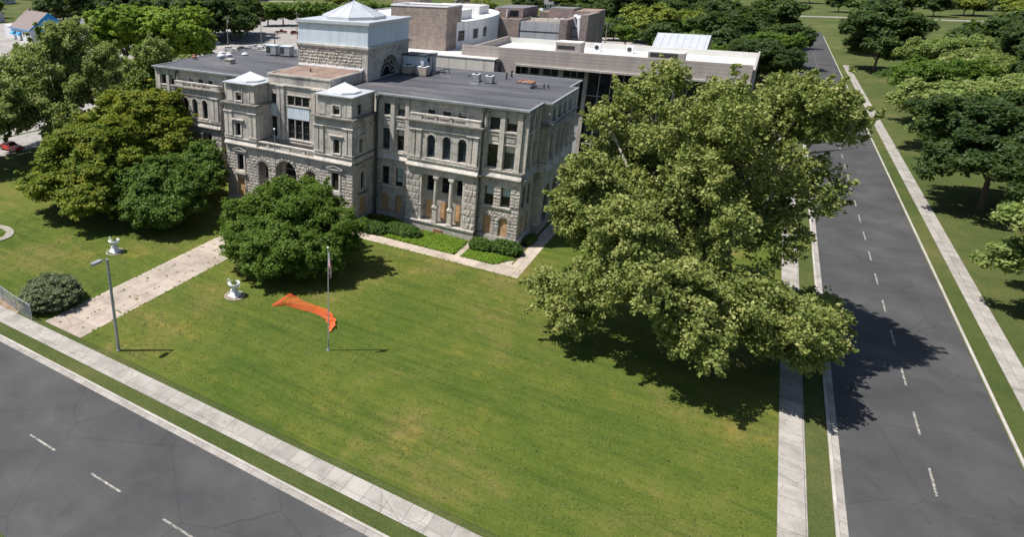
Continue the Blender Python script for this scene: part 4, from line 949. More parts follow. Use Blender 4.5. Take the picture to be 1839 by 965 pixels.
def bt(k,x,y,s,rz,label,group,name='background_tree',cat='tree',sz=1.0):
    r=D.objects.new(name,None); r.empty_display_size=.5; COL.objects.link(r); r.location=(x,y,G-.02); r.rotation_euler=(0,0,rz); r.scale=(s,s,s*sz); tag(r,label,cat,group)
    for n,me in zip(('crown','trunk'),PT[k]): o=D.objects.new(n,me); COL.objects.link(o); o.parent=r
rg=random.Random(99)
GB='dark trees bordering the far parking lot'
for i,(x,y,k,s) in enumerate([(-196,131,2,1.1),(-184,127,0,1.1),(-176,133,2,1.15),(-168,139,0,1.1),(-174,150,2,1.05),(-184,145,0,1.2),(-192,160,2,1.1),(-206,142,2,1.1),(-182,164,0,.95)]):
    bt(k,x,y,s,rg.random()*6,'tall dark green tree in the shady clump left of the red cars',GB)
for i in range(11):
    x=-201+i*7.2; y=202+i*4.75
    bt(3,x+rg.uniform(-1,1),y+rg.uniform(-1,1),1.05+rg.random()*.2,rg.random()*6,('first second third fourth fifth sixth seventh eighth ninth tenth eleventh'.split()[i])+' tree from the left in the straight row behind the parking lot','row of trees behind the parking lot',name='row_tree')
for i,(x,y,k,s) in enumerate([(-292,157,2,1.1),(-305,150,0,1.2),(-280,168,2,1.15),(-322,166,2,1.0),(-300,176,0,1.1),(-345,175,0,1.0),(-270,160,1,1.1),(-262,172,0,1.0),(-335,185,2,1.1),(-360,190,2,1.1),(-285,190,2,1.1)]):
    bt(k,x,y,s,rg.random()*6,'dark broad tree standing behind the blue and white house','dark trees behind the blue house')
for i,(x,y,k,s) in enumerate([(-22,233,4,1.25),(-35,232,1,.75),(-50,255,2,.8),(-14,240,3,.9),(-42,246,3,.8),(-30,252,0,1.0),(-8,255,4,1.0),(-62,262,0,.8),(-4,232,3,1.0),(-47,229,3,.9),(-27,214,3,.8),(-16,222,1,.8),(-36,268,2,1.1),(-20,276,0,1.1),(-23,290,2,1.1),(-52,285,0,1.1),(-59,300,2,1.0),(-40,300,4,1.1),(-10,300,2,1.2),(-70,285,1,1.0),(-30,322,2,1.2),(-53,322,0,1.2),(0,262,2,1.0)]):
    bt(k,x,y,s,rg.random()*6,('bright-topped large tree beyond the pale modern building' if i==0 else 'tree in the green belt beyond the modern buildings, upper right'),'green belt beyond the modern buildings')
def ok(x,y):
    if -330<x<-60 and 60<y<235+(x+200)*.4: return False
    return True
def pxy(p):
    d=np.array([p[0]-21.19,p[1]+72.31]); a=math.radians(-33.26); r=d[0]*math.cos(a)-d[1]*math.sin(a); f_=d[0]*math.sin(a)+d[1]*math.cos(a); return r,f_
cnt=0; rg=random.Random(4)
while cnt<145:
    f_=rg.uniform(330,820)**1.0; r=rg.uniform(-.56,1.15)*f_
    a=math.radians(-33.26); x=21.19+r*math.cos(a)+f_*math.sin(a); y=-72.31-r*math.sin(a)+f_*math.cos(a)
    if not ok(x,y): continue
    if rg.random()<.22 and f_<560: continue
    if abs(x+120-(y-240)*-.3)<9: continue
    cnt+=1; bt(rg.choice((0,1,2,2,1,4,4,5)),x,y,rg.uniform(.75,1.15),rg.random()*6,'distant neighbourhood tree near the top edge of the photo','distant neighbourhood trees')
for (x,y,k,s) in [(51,12,0,.95),(56,30,2,.95),(50,48,1,1.1),(60,62,2,.95),(51,80,0,1.05),(66,95,2,1.0),(52,108,1,1.1),(60,130,2,1.0),(75,60,0,1.0),(84,84,2,1.1),(74,120,2,1.1),(92,110,0,1.1),(95,140,2,1.1),(60,155,0,1.1),(80,165,2,1.2),(20,120,0,1.0),(10,135,2,.9),(22,150,1,1.1),(0,150,0,.9),(8,175,2,1.0),(24,180,0,1.0),(-10,190,1,1.0),(14,210,2,1.0),(50,190,2,1.1),(76,200,0,1.2),(104,190,2,1.2),(120,160,0,1.1),(54,235,2,1.2),(90,240,0,1.2),(20,240,2,1.1),(130,230,2,1.2),(110,270,0,1.2),(60,290,2,1.2),(20,285,0,1.2),(-20,300,2,1.2),(150,290,2,1.3),(-5,275,0,1.1),(66,28,2,1.0),(80,40,0,1.0),(66,10,1,1.0),(96,66,2,1.0)]:
    bt((6,7,8)[(int(x*7+y*3))%3] if y<170 else k,x,y,s,rg.random()*6,'leafy tree east of the street beside the courthouse grounds','trees east of the grounds',name='street_side_tree')

# shrubs, beds
def shrub(name,loc,r,h,label,mat,seed,group=None,lf=.16,n=46,sp=.42,flat=.7,cat='shrub',asp=1.0):
    e=empty(name,loc,label,cat,group); lob=[(0,0,h*.42,r[0],r[1],h*.58)]
    rg=random.Random(seed)
    for k in range(5):
        t=k*1.256+rg.random(); lob.append((math.cos(t)*r[0]*.55,math.sin(t)*r[1]*.55,h*.4,r[0]*.5,r[1]*.5,h*.5))
    if name=='clipped_shrub': lob=[(0,0,h*.40,r[0],r[1],h*.62),(r[0]*.3,0,h*.42,r[0]*.68,r[1]*.9,h*.6),(-r[0]*.35,0,h*.38,r[0]*.62,r[1]*.9,h*.58)]; lf=.085; n=60; sp=.27
    cl=crown_clusters(lob,sp,.30 if name!='clipped_shrub' else .17,seed,.05 if name=='clipped_shrub' else .3,-.3); cl=[c for c in cl if c[2]>.05]
    me=leaves('foliage',cl,n,lf,seed,flat=flat,centre=(0,0,0),aspect=asp); me.materials.append(M[mat]); o=D.objects.new('foliage',me); COL.objects.link(o); o.parent=e
    m=limb_mesh(.2,.05,[(l[0]*.7,l[1]*.7,l[2]) for l in lob],seed=seed); m2=D.meshes.new('stem'); m2.from_pydata(m.v,[],m.f); m2.materials.append(M['bark']); o=D.objects.new('stem',m2); COL.objects.link(o); o.parent=e
    return e
GS='clipped shrubs along the courthouse front'
shrub('clipped_shrub',(-17.0,-5.0,G),(2.2,1.3),1.25,'clipped green shrub nearest the inner corner, left in the sunlit pair','lf_yew',71,GS)
shrub('clipped_shrub',(-13.3,-3.9,G),(2.5,1.35),1.3,'clipped green shrub in the sunlit pair, the one nearer the columns','lf_yew',72,GS)
shrub('clipped_shrub',(-16.9,-2.3,G),(2.6,1.1),1.1,'dark shrub in deep shade against the inner corner wall','lf_dark',73,GS)
shrub('clipped_shrub',(-3.4,-2.7,G),(1.35,1.2),1.35,'darker round shrub by the downpipe left of the corner shrub','lf_dark',74,GS)
shrub('clipped_shrub',(-.6,-2.0,G),(2.0,1.35),1.4,'bright clipped shrub at the right front corner of the courthouse','lf_yew',75,GS)
shrub('clipped_shrub',(1.0,2.6,G),(.6,1.5),.8,'small dark shrub hidden in shade along the end wall','lf_dark',76,GS)
shrub('spruce_bush',(-35.0,-39.0,G),(3.0,2.7),2.7,'wide mounded grey-green evergreen bush at the lower left beside the walk','lf_spruce',77,None,.20,60,.36,.5,'bush',.45)
def bed(name,poly,n,h,mat,seed,label):
    rg=np.random.default_rng(seed); xs=[p[0] for p in poly]; ys=[p[1] for p in poly]; cl=[]
    def inside(x,y):
        c=False
        for (x1,y1),(x2,y2) in zip(poly,poly[1:]+poly[:1]):
            if (y1>y)!=(y2>y) and x<(x2-x1)*(y-y1)/(y2-y1)+x1: c=not c
        return c
    while len(cl)<n:
        x=rg.uniform(min(xs),max(xs)); y=rg.uniform(min(ys),max(ys))
        if inside(x,y): cl.append((x,y,G+rg.uniform(0,h),rg.uniform(.14,.3)))
    me=leaves(name,cl,12,.15,seed,flat=.6,centre=(np.mean(xs),np.mean(ys),G-6)); me.materials.append(M[mat]); o=D.objects.new(name,me); COL.objects.link(o)
    return tag(o,label,'ground cover',None,'stuff')
sheet('planting_bed',[(-19.4,-6.0),(-5.35,-6.0),(-5.4,-1.35),(-19.4,-.3)],G+.01,M['soil'])
sheet('corner_bed',[(-4.5,-6.0),(-.5,-6.0),(1.1,-3.4),(1.2,4.8),(0.0,4.8),(0,-.3),(-4.7,-.3)],G+.01,M['soil'])
bed('ground_cover',[(-15.5,-5.95),(-5.4,-5.95),(-5.45,-1.5),(-11.4,-1.5),(-12,-3)],2300,.22,'lf_bed',81,'bright green ground cover filling the bed below the columns')
bed('ground_cover',[(-4.45,-6.0),(-.55,-5.95),(1.05,-3.5),(-1,-3.4),(-4.4,-4.0)],900,.2,'lf_bed',82,'bright green ground cover between the corner shrubs and the front path')
def weeds(name,pts,seed,label,mat='lf_round',h=.12,lf=.1,per=22):
    cl=[(x,y,G+.05,r) for x,y,r in pts]; me=leaves(name,cl,per,lf,seed,flat=.4,centre=(0,0,-50)); me.materials.append(M[mat]); o=D.objects.new(name,me); COL.objects.link(o); return tag(o,label,'weeds',None,'stuff')
rg=random.Random(8); W_=[]
for _ in range(60):
    x=rg.choice((-29.7,-28.4,-31.0,-27.1,-32.3))+rg.gauss(0,.06); y=rg.uniform(-41,-12); W_.append((x,y,rg.uniform(.04,.16)))
for _ in range(26):
    y0=-41.6+2.6*rg.randrange(1,12); x=rg.uniform(-32.2,-27.1); W_.append((x,y0+rg.gauss(0,.05),rg.uniform(.04,.14)))
W_+=[(-30.6,-30.5,.3),(-28.9,-33.4,.32),(-29.3,-27.2,.3),(-31.4,-27.9,.25),(-27.3,-24.3,.4),(-28.2,-36.4,.28)]
weeds('weeds',W_,83,'weeds growing in the joints of the wide walk','lf_maple')
rg=random.Random(9); W_=[]
for _ in range(200):
    s=rg.random()
    if s<.4: W_.append((rg.uniform(-27,2.8),rg.choice((-7.9,-6.02))+rg.gauss(0,.05),rg.uniform(.05,.12)))
    elif s<.8: W_.append((rg.choice((-32.4,-26.95))+rg.gauss(0,.05),rg.uniform(-41,-9),rg.uniform(.05,.13)))
    else: W_.append((rg.choice((1.2,2.9))+rg.gauss(0,.04),rg.uniform(-5,20),rg.uniform(.05,.1)))
weeds('edge_grass',W_,84,'ragged grass creeping over the edges of the paths','lf_bed')
# longer tufts all over the near lawn
rg=np.random.default_rng(3); n=9000; X_=rg.uniform(-60,27,n); Y_=rg.uniform(-41,-8,n)
k=[i for i in range(n) if not(-32.8<X_[i]<-26.6)]
me=leaves('grass_tufts',[(X_[i],Y_[i],G+.02,rg.uniform(.15,.5)) for i in k],7,.10,85,flat=.15,centre=(0,0,-90)); me.materials.append(leaf_mat('lawn_blade',(.050,.085,.014),(.085,.115,.022),(.17,.16,.05),trans=.15)); o=D.objects.new('grass_tufts',me); COL.objects.link(o); tag(o,'short uneven grass tufts over the front lawn','grass',None,'stuff')

# ------------------------------------------------------------------ urns
def urn(x,y,lab,ring_lab):
    e=empty('garden_urn',(x,y,G),lab,'urn','white urns flanking the walk')
    m=MB(); m.box(x-.52,x+.52,y-.52,y+.52,G,G+.14); m.prism([(x+a*.42,y+b*.42) for a,b in((-1,-1),(1,-1),(1,1),(-1,1))],G+.14,G+.24)
    # tapering die
    i=len(m.v); a,b=.40,.25
    m.v+=[(x+sx*a,y+sy*a,G+.24) for sx,sy in((-1,-1),(1,-1),(1,1),(-1,1))]+[(x+sx*b,y+sy*b,G+.66) for sx,sy in((-1,-1),(1,-1),(1,1),(-1,1))]
    for k in range(4): m.f.append((i+k,i+(k+1)%4,i+4+(k+1)%4,i+4+k))
    m.box(x-.31,x+.31,y-.31,y+.31,G+.66,G+.74); m.build('pedestal',M['white_paint'],e)
    m=MB(); m.lathe([(.24,.74),(.2,.8),(.10,.86),(.09,.95),(.14,1.0),(.34,1.05),(.50,1.16),(.56,1.32),(.58,1.46),(.65,1.50),(.63,1.55),(.56,1.53),(.52,1.45)],(x,y,G),20); m.build('bowl',M['white_paint'],e,smooth=False)
    for s in (-1,1):
        m=MB(); pts=[]
        for k in range(11):
            t=-1.3+k*.42; pts.append((x+s*(.68+.17*math.cos(t)),y,G+1.52+.28*math.sin(t)))
        pts=[(x+s*.45,y,G+1.22)]+pts
        for a,b in zip(pts,pts[1:]): m.tube(a,b,.035,.035,6)
        m.build('handle',M['white_paint'],e)
    me=leaves('plant',[(rnd.uniform(-.3,.3),rnd.uniform(-.3,.3),1.62+rnd.random()*.15,.24) for _ in range(26)],14,.16,int(abs(x)*7),flat=1.2,centre=(0,0,0),aspect=.45); me.materials.append(M['lf_maple']); o=D.objects.new('plant',me); COL.objects.link(o); o.parent=e
    g=empty('stone_edging',(x,y,G),ring_lab,'edging','stone rings around the urns')
    m=MB()
    for k in range(20):
        t=2*math.pi*k/20; r=.98; c,s=math.cos(t),math.sin(t); w=.14; hh=rnd.uniform(.05,.09)
        q=[(x+(r+a)*c-b*s,y+(r+a)*s+b*c) for a,b in((-.09,-w),(.09,-w*1.05),(.09,w*1.05),(-.09,w))]; m.prism(q,G-.02,G+hh)
    m.build('ring',M['edging'],g)
    m=MB(); m.prism([(x+.9*math.cos(R(18*k)),y+.9*math.sin(R(18*k))) for k in range(20)],G-.02,G+.04); m.build('soil',M['lawn'] if x<-30 else M['dirt'],g)
urn(-39.55,-27.4,'white garden urn on a pedestal standing on the lawn left of the walk','low stone ring around the urn left of the walk')
urn(-20.4,-27.75,'white garden urn on a pedestal beside the round tree right of the walk','low stone ring around the urn right of the walk')
# curved kerb bed cut by the left edge
g=empty('curved_flower_bed',(-57.2,-32.6,G),'oval bed with wide stone rim on the lawn at the far left edge','flower bed')
def annulus(mb,cx,cy,rx0,ry0,rx1,ry1,z0,z1,n=40):
    for k in range(n):
        a,b=2*math.pi*k/n,2*math.pi*(k+1)/n
        i0,i1=(cx+rx0*math.cos(a),cy+ry0*math.sin(a)),(cx+rx0*math.cos(b),cy+ry0*math.sin(b)); o0,o1=(cx+rx1*math.cos(a),cy+ry1*math.sin(a)),(cx+rx1*math.cos(b),cy+ry1*math.sin(b))
        mb.quad((*i0,z1),(*i1,z1),(*o1,z1),(*o0,z1)); mb.quad((*o0,z0),(*o1,z0),(*o1,z1),(*o0,z1)); mb.quad((*i0,z0),(*i1,z0),(*i1,z1),(*i0,z1))
m=MB(); annulus(m,-57.3,-32.5,2.3,1.6,3.4,2.5,G,G+.1); m.build('rim',M['edging'],g)
me=leaves('plants',[(rnd.gauss(0,.9),rnd.gauss(0,.6),.1,.3) for _ in range(120)],12,.15,91,centre=(0,0,-6)); me.materials.append(M['lf_bed']); o=D.objects.new('plants',me); COL.objects.link(o); o.parent=g; o.location=(-.1,.1,0)

# ------------------------------------------------------------------ poles, lamp, flags
M['flag_red']=plain('red_flag_cloth',(.55,.03,.05),.8,.1); M['flag_white']=plain('white_flag_cloth',(.8,.78,.8),.8,.06); M['flag_blue']=plain('navy_flag_cloth',(.018,.025,.11),.8,.1)
e=empty('street_lamp',(-22.35,-41.0,G),'grey street lamp with a short arm beside the wide walk at the bottom left','street lamp')
m=MB(); m.tube((-22.35,-41,G),(-22.35,-41,8.0),.15,.11,12); m.tube((-22.35,-41,G),(-22.35,-41,G+.12),.2,.2,12); m.build('pole',M['galv'],e)
m=MB(); m.tube((-22.35,-41,7.9),(-22.4,-41.5,8.12),.05); m.tube((-22.4,-41.5,8.12),(-22.45,-41.7,8.08),.05); m.build('arm',M['galv'],e)
m=MB(); m.prism([(-22.6,-41.55),(-22.3,-41.55),(-22.22,-41.85),(-22.25,-42.4),(-22.45,-42.55),(-22.65,-42.4),(-22.68,-41.85)],7.98,8.16); m.build('lamp_head',M['galv'],e)
m=MB(); m.prism([(-22.6,-41.75),(-22.3,-41.75),(-22.3,-42.35),(-22.6,-42.35)],7.93,7.98); m.build('lens',M['white_paint'],e)
e=empty('flagpole',(-6.73,-30.7,G),'slim grey flagpole with a hanging striped flag on the front lawn','flagpole')
m=MB(); m.tube((-6.73,-30.7,G),(-6.73,-30.7,9.0),.06,.035,10); m.tube((-6.73,-30.7,G),(-6.73,-30.7,G+.15),.18,.12,10); m.build('pole',M['galv'],e)
m=MB(); m.lathe([(.02,-.09),(.07,-.05),(.09,0),(.07,.05),(.02,.09)],(-6.73,-30.7,9.05),10); m.build('finial',M['white_paint'],e)
m=MB(); m.tube((-6.66,-30.76,.2),(-6.68,-30.74,8.8),.008,.008,4); m.build('halyard',M['white_paint'],e)
def hanging_flag(e,x,y,zt):
    """flag hoisted on the pole, drooping in folds: hoist 1.1 m, fly 1.7 m"""
    hoist,fly=1.3,1.9; nu,nv=13,20
    def P(u,v): # u down hoist 0..1, v along fly 0..1
        droop=v**1.1*fly*.80; out=fly*.30*(1-math.exp(-3*v)); fold=math.sin(v*15+u*2)*.10*v**.5
        return (x+.05+out*.62+fold*.4,y-.04+out*-.25+fold*.9,zt-u*hoist*(1-.12*v)-droop*(.82+.1*u))
    cols={}
    for i in range(nu):
        for j in range(nv):
            u0,u1,v0,v1=i/nu,(i+1)/nu,j/nv,(j+1)/nv
            key='canton' if (i<7 and v1<=.4) else ('red_stripes' if i%2==0 else 'white_stripes')
            cols.setdefault(key,MB()).quad(P(u0,v0),P(u1,v0),P(u1,v1),P(u0,v1))
    st=MB()
    for a in range(9):
        for b in range(6 if a%2==0 else 5):
            u=(a+.8)/10.3*7/13; v=(b+.6+(0 if a%2==0 else .5))/6.6*.4; p=P(u,v); s=.022
            for dx in (-.012,.012): st.quad((p[0]-s,p[1]+dx,p[2]-s),(p[0]+s,p[1]+dx,p[2]-s),(p[0]+s,p[1]+dx,p[2]+s),(p[0]-s,p[1]+dx,p[2]+s))
    f=cols['red_stripes'].build('flag',M['flag_red'],e); cols['white_stripes'].build('white_stripes',M['flag_white'],f); cols['canton'].build('canton',M['flag_blue'],f); st.build('stars',M['flag_white'],f)
hanging_flag(e,-6.73,-30.7,8.75)
e=empty('bare_flagpole',(-30.9,-9.6,G),'bare silver flagpole topped with a white ball in front of the entrance','flagpole')
m=MB(); m.tube((-30.9,-7.2,G),(-30.9,-7.2,10.9),.07,.04,10)
for o in (0,):
    m.build('pole',M['galv'],e)
e.location=(-30.9,-7.2,G)
for c in kids(e): c.location=(0,0,0); c.data.transform(Matrix.Translation((0,9.6*-1+7.2,0)))
m=MB(); m.lathe([(.03,-.15),(.12,-.09),(.15,0),(.12,.09),(.03,.15)],(-30.9,-7.2,11.0),12); m.build('ball',M['white_paint'],e)

# orange safety net slumped on the lawn
def net_mat():
    m,nt,b=new_mat('orange_plastic_net'); v=geo(nt); s=nt.nodes.new('ShaderNodeSeparateXYZ'); L(nt,v,s.inputs[0])
    b.inputs['Base Color'].default_value=(.72,.11,.02,1); b.inputs['Roughness'].default_value=.5
    return m
M['net']=net_mat()
e=empty('safety_fence',(-13,-25.6,G),'slumped orange plastic safety fence lying on the lawn near the flagpole','safety fence')
rg=random.Random(12); pts=[(-15.85,-26.4,.05),(-14.55,-25.9,1.15),(-13.2,-25.6,.55),(-11.6,-25.2,.22),(-10.2,-25.4,.3),(-8.9,-26.2,.14),(-8.2,-27.4,.25)]
m=MB()
def lerp(a,b,t): return tuple(x+(y-x)*t for x,y in zip(a,b))
cells=[]; nseg=16
for i,(a,b) in enumerate(zip(pts,pts[1:])):
    for k in range(nseg): cells.append(lerp(a,b,k/nseg))
cells.append(pts[-1]); rows=14
def NP(i,j):
    x,y,h=cells[i]; t=j/rows; wob=math.sin(i*.55+j*.6)*.05
    return (x-.10*t*2.2*h+wob,y-(1-h*.5)*.9*t-.15*t+wob*.5,G+.03+h*(1-t)**.8+abs(math.sin(i*.34+j*.45))*.07*(1-t*.4))
for i in range(len(cells)):
    for j in range(rows+1):
        if i<len(cells)-1: m.tube(NP(i,j),NP(i+1,j),.013,.013,4,False)
        if j<rows: m.tube(NP(i,j),NP(i,j+1),.012,.012,4,False)
m.build('netting',M['net'],e)
m=MB(); m.tube((-14.55,-25.85,G),(-14.5,-25.8,G+1.25),.025); m.build('stake',M['darkmetal'],e)

# chain-link fence at the lower left
e=empty('chain_link_fence',(-38,-41.2,G),'low grey chain-link fence beside the mounded evergreen bush','fence')
FP=[(-52,-39.2),(-46,-40.1),(-42.2,-40.9),(-39.6,-41.45),(-36.6,-41.85),(-33.6,-42.1)]
m=MB()
for a,b in zip(FP,FP[1:]): m.tube((*a,.6),(*b,.6),.035,.035,8); m.tube((*a,G+.06),(*b,G+.06),.015,.015,5)
m.build('top_rail',M['galv'],e)
for p in FP: m=MB(); m.tube((*p,G),(*p,.66),.04,.04,8); m.build('post',M['galv'],e)
m=MB()
for a,b in zip(FP,FP[1:]):
    Ls=math.dist(a,b); n=int(Ls/.14)
    for k in range(-11,n+1):
        for sg in (1,-1):
            t0=k/n; t1=(k+11)/n; z0_,z1_=(G+.05,.58) if sg==1 else (.58,G+.05)
            c0=max(0,t0); c1=min(1,t1)
            if c1<=c0: continue
            za=z0_+(z1_-z0_)*(c0-t0)/(t1-t0); zb=z0_+(z1_-z0_)*(c1-t0)/(t1-t0)
            m.tube((a[0]+(b[0]-a[0])*c0,a[1]+(b[1]-a[1])*c0,za),(a[0]+(b[0]-a[0])*c1,a[1]+(b[1]-a[1])*c1,zb),.007,.007,3,False)
m.build('mesh_fabric',M['galv'],e)

def utility_pole(x,y,h,lab,arm=True,trans=False,name='utility_pole',mat=None,ang=0.6):
    e=empty(name,(x,y,G),lab,'pole','poles around the far parking lot')
    m=MB(); m.tube((x,y,G),(x,y,G+h),.2,.13,8); m.build('pole',mat or M['wood'],e)
    c,s=math.cos(ang),math.sin(ang)
    if arm:
        m=MB(); m.tube((x-1.3*c,y-1.3*s,G+h-.6),(x+1.3*c,y+1.3*s,G+h-.6),.08,.08,6)
        for k in(-1.1,-.4,.4,1.1): m.tube((x+k*c,y+k*s,G+h-.55),(x+k*c,y+k*s,G+h-.3),.05,.05,6)
        m.build('crossarm',M['wood'],e)
    if trans: m=MB(); m.tube((x+.4*c,y+.4*s,G+h-2.6),(x+.4*c,y+.4*s,G+h-1.4),.3,.3,10); m.build('transformer',M['galv'],e)
M['wood']=plain('weathered_pole_wood',(.24,.20,.16),.9,.2,2)
utility_pole(-160.2,126.7,11.8,'utility pole behind the white cars, farthest left of the lot poles',True,True)
utility_pole(-150.6,136.0,11.3,'utility pole standing between the white pickup and the dark trees',True)
utility_pole(-151.9,162.2,11.3,'utility pole in front of the right red car, left of the lantern tower',True)
utility_pole(-142.9,134.9,6.0,'short thin lamp pole in the middle of the far parking lot',False,mat=M['darkmetal'],name='lot_lamp_pole')
utility_pole(-30.0,190,11,'utility pole right of the brick buildings beyond the long pale roof',True)
utility_pole(-265,150,12,'distant utility pole by the dark trees at the top left',True)

# ------------------------------------------------------------------ cars
def paint_mat(name,c): 
    m=plain(name,c,.3,.04,1,spec=.6); return m
CARM={'white':paint_mat('white_car_paint',(.68,.68,.67)),'red':paint_mat('dark_red_car_paint',(.20,.015,.018)),'maroon':paint_mat('maroon_car_paint',(.11,.015,.02)),'blue':paint_mat('blue_car_paint',(.03,.09,.20)),'grey':paint_mat('grey_car_paint',(.12,.135,.15)),'bright':paint_mat('bright_red_car_paint',(.5,.03,.02))}
M['tyre']=plain('tyre_rubber',(.02,.02,.02),.85); M['rim']=plain('wheel_rim',(.4,.4,.42),.4,metal=.5)
def car(x,y,ang,kind,colr,label,group='vehicles in the far parking lot',cat=None):
    e=empty({'suv':'parked_suv','sedan':'parked_car','pickup':'parked_pickup'}[kind],(x,y,G),label,cat or {'suv':'car','sedan':'car','pickup':'pickup truck'}[kind],group)
    Ls,Wd=(4.7,1.85) if kind!='pickup' else (5.6,1.95)
    if kind=='suv': body=[(-2.35,.35),(-2.35,1.0),(-2.2,1.1),(1.0,1.08),(2.15,.95),(2.35,.75),(2.35,.35)]; cab=[(-2.2,1.1),(-2.0,1.68),(.15,1.72),(.95,1.1)]
    elif kind=='sedan': body=[(-2.35,.3),(-2.35,.85),(-1.7,.98),(.95,.95),(2.1,.82),(2.35,.6),(2.35,.3)]; cab=[(-1.75,.98),(-1.0,1.42),(.15,1.44),(.95,.95)]
    else: body=[(-2.8,.45),(-2.8,1.1),(-.6,1.1),(.9,1.15),(2.5,1.08),(2.8,.85),(2.8,.45)]; cab=[(-.75,1.1),(-.6,1.8),(.5,1.82),(1.15,1.13)]
    def side(m,prof,w,wt=None):
        wt=wt or w; n=len(prof); zs=[p[1] for p in prof]; z0,z1=min(zs),max(zs)
        i=len(m.v)
        for s in(-1,1):
            for (a,b) in prof:
                ww=w+(wt-w)*((b-z0)/(z1-z0)); m.v.append((a,s*ww/2,b))
        m.f.append(tuple(i+k for k in range(n))); m.f.append(tuple(i+2*n-1-k for k in range(n)))
        for k in range(n): m.f.append((i+k,i+(k+1)%n,i+n+(k+1)%n,i+n+k))
    def put(m,name,mat,par=e):
        me=D.meshes.new(name); me.from_pydata(m.v,[],m.f); me.materials.append(mat); o=D.objects.new(name,me); COL.objects.link(o); o.parent=par; return o
    m=MB(); side(m,body,Wd,Wd*.96); side(m,[(a*.97,b+.001) for a,b in cab],Wd*.9,Wd*.74)
    if kind=='pickup': pass
    put(m,'body',CARM[colr])
    g=MB(); 
    # side glass and windscreen sit just proud of the cabin
    gz=[(a*.93 if a<0 else a*.9,b) for a,b in cab]; zt=cab[1][1]; zb=cab[0][1]
    q=[(cab[0][0]*.97+.22,zb+.08),(cab[1][0]*.97+.14,zt-.1),(cab[2][0]*.97-.02,zt-.1),(cab[3][0]*.97-.28,zb+.08)]
    for s in(-1,1):
        def yy(z): return s*((Wd*.9+(Wd*.74-Wd*.9)*((z-zb)/(zt-zb)))/2+.012)
        g.poly([(a,yy(b),b) for a,b in q])
    for (A,B,dx) in ((cab[3],cab[2],.015),(cab[0],cab[1],-.015)):
        p0=lerp((A[0]*.97,A[1]),(B[0]*.97,B[1]),.12); p1=lerp((A[0]*.97,A[1]),(B[0]*.97,B[1]),.9)
        g.poly([(p0[0]+dx,-Wd*.41,p0[1]),(p0[0]+dx,Wd*.41,p0[1]),(p1[0]+dx,Wd*.35,p1[1]),(p1[0]+dx,-Wd*.35,p1[1])])
    put(g,'window',M['glass'])
    if kind=='pickup': b=MB(); b.box(-2.7,-.85,-Wd*.42,Wd*.42,.9,1.105); put(b,'bed',M['darkmetal'])
    for a in (Ls*.31,-Ls*.31):
        for s in(-1,1):
            w=MB(); w.tube((a,s*(Wd/2-.2),.35),(a,s*(Wd/2+.01),.35),.35,.35,14); wo=put(w,'wheel',M['tyre']); r=MB(); r.tube((a,s*(Wd/2-.05),.35),(a,s*(Wd/2+.03),.35),.2,.2,10); put(r,'rim',M['rim'],wo)
    for s in (-1,1):
        h=MB(); z=.62; h.box(Ls/2-.08,Ls/2+.02,s*Wd*.36-.14,s*Wd*.36+.14,z,z+.14); put(h,'headlight',M['white_paint'])
    e.rotation_euler=(0,0,ang)
A=R(33)
car(-150.0,116.4,A+.0,'suv','white','white SUV at the left end of the lot row behind the courthouse roof')
car(-147.6,121.0,A+.3,'sedan','grey','grey sedan parked between the white SUV and the white pickup')
car(-145.2,125.4,A+.0,'pickup','white','white pickup truck parked behind the dark left wing roof')
car(-143.4,130.6,A-.05,'sedan','white','white sedan parked right of the white pickup')
car(-170.4,130.4,A-.9,'sedan','white','small white car alone at the shaded left edge of the lot')
car(-172,176.8,A+.1,'pickup','red','dark red pickup at the rear of the lot, left of the two red vehicles')
car(-163.6,176.6,A+.1,'suv','bright' if False else 'red','red SUV half hidden behind the lantern tower, right one of the red vehicles')
car(-129.0,127.2,A-.2,'sedan','blue','blue sedan behind the tall grey rooftop units')
car(-126.8,124.2,A-.2,'sedan','grey','dark grey sedan in front of the blue sedan')
car(-138.5,91.5,A+.1,'suv','maroon','maroon SUV under the bright green tree at the roof corner')
car(-134.0,93.5,A+.1,'sedan','blue','blue car beside the maroon SUV at the left roof corner')
car(-91.5,-8.5,R(5),'sedan','bright','bright red car on the road at the far left edge')
car(-165,134,A-.7,'sedan','grey','dark car deep in the shade under the lot trees')
car(-95.5,-24,R(84),'sedan','grey','dark grey car on the left road, cut by the photo edge')

# ------------------------------------------------------------------ neighbouring buildings
M['brick']=stone_mat('tan_brown_brick',(.30,.245,.215),joint=.8,bw=.6,bh=.3,stain=.25,bumpy=.15)
M['brick_dark']=stone_mat('plum_brown_brick',(.25,.205,.195),joint=.85,bw=.6,bh=.3,stain=.2,bumpy=.15)
M['panel_beige']=siding_mat('beige_horizontal_panel',(.36,.315,.29),.55,True,.7,.72)
M['panel_cream']=siding_mat('cream_precast_panel',(.55,.52,.47),3.2,False,.8,.8)
M['panel_white']=siding_mat('white_precast_panel',(.66,.65,.65),2.6,False,.8,.9)
M['panel_grey']=siding_mat('grey_precast_panel',(.37,.38,.40),2.4,False,.8,.85)
M['white_roof']=plain('white_roof_membrane',(.60,.59,.56),.7,.08,.25)
M['house_white']=siding_mat('white_clapboard',(.62,.63,.66),.3,True,.7,.85)
M['blue_wall']=plain('bright_blue_paint',(.02,.27,.62),.6,.1)
M['shingle']=plain('brown_grey_shingle',(.20,.165,.155),.9,.15,1.5,bumps=.2)
M['shingle_grey']=plain('grey_shingle',(.15,.15,.16),.9,.15,1.5)
M['orange_roof']=plain('orange_brown_roof',(.34,.16,.09),.9,.15,1.5)
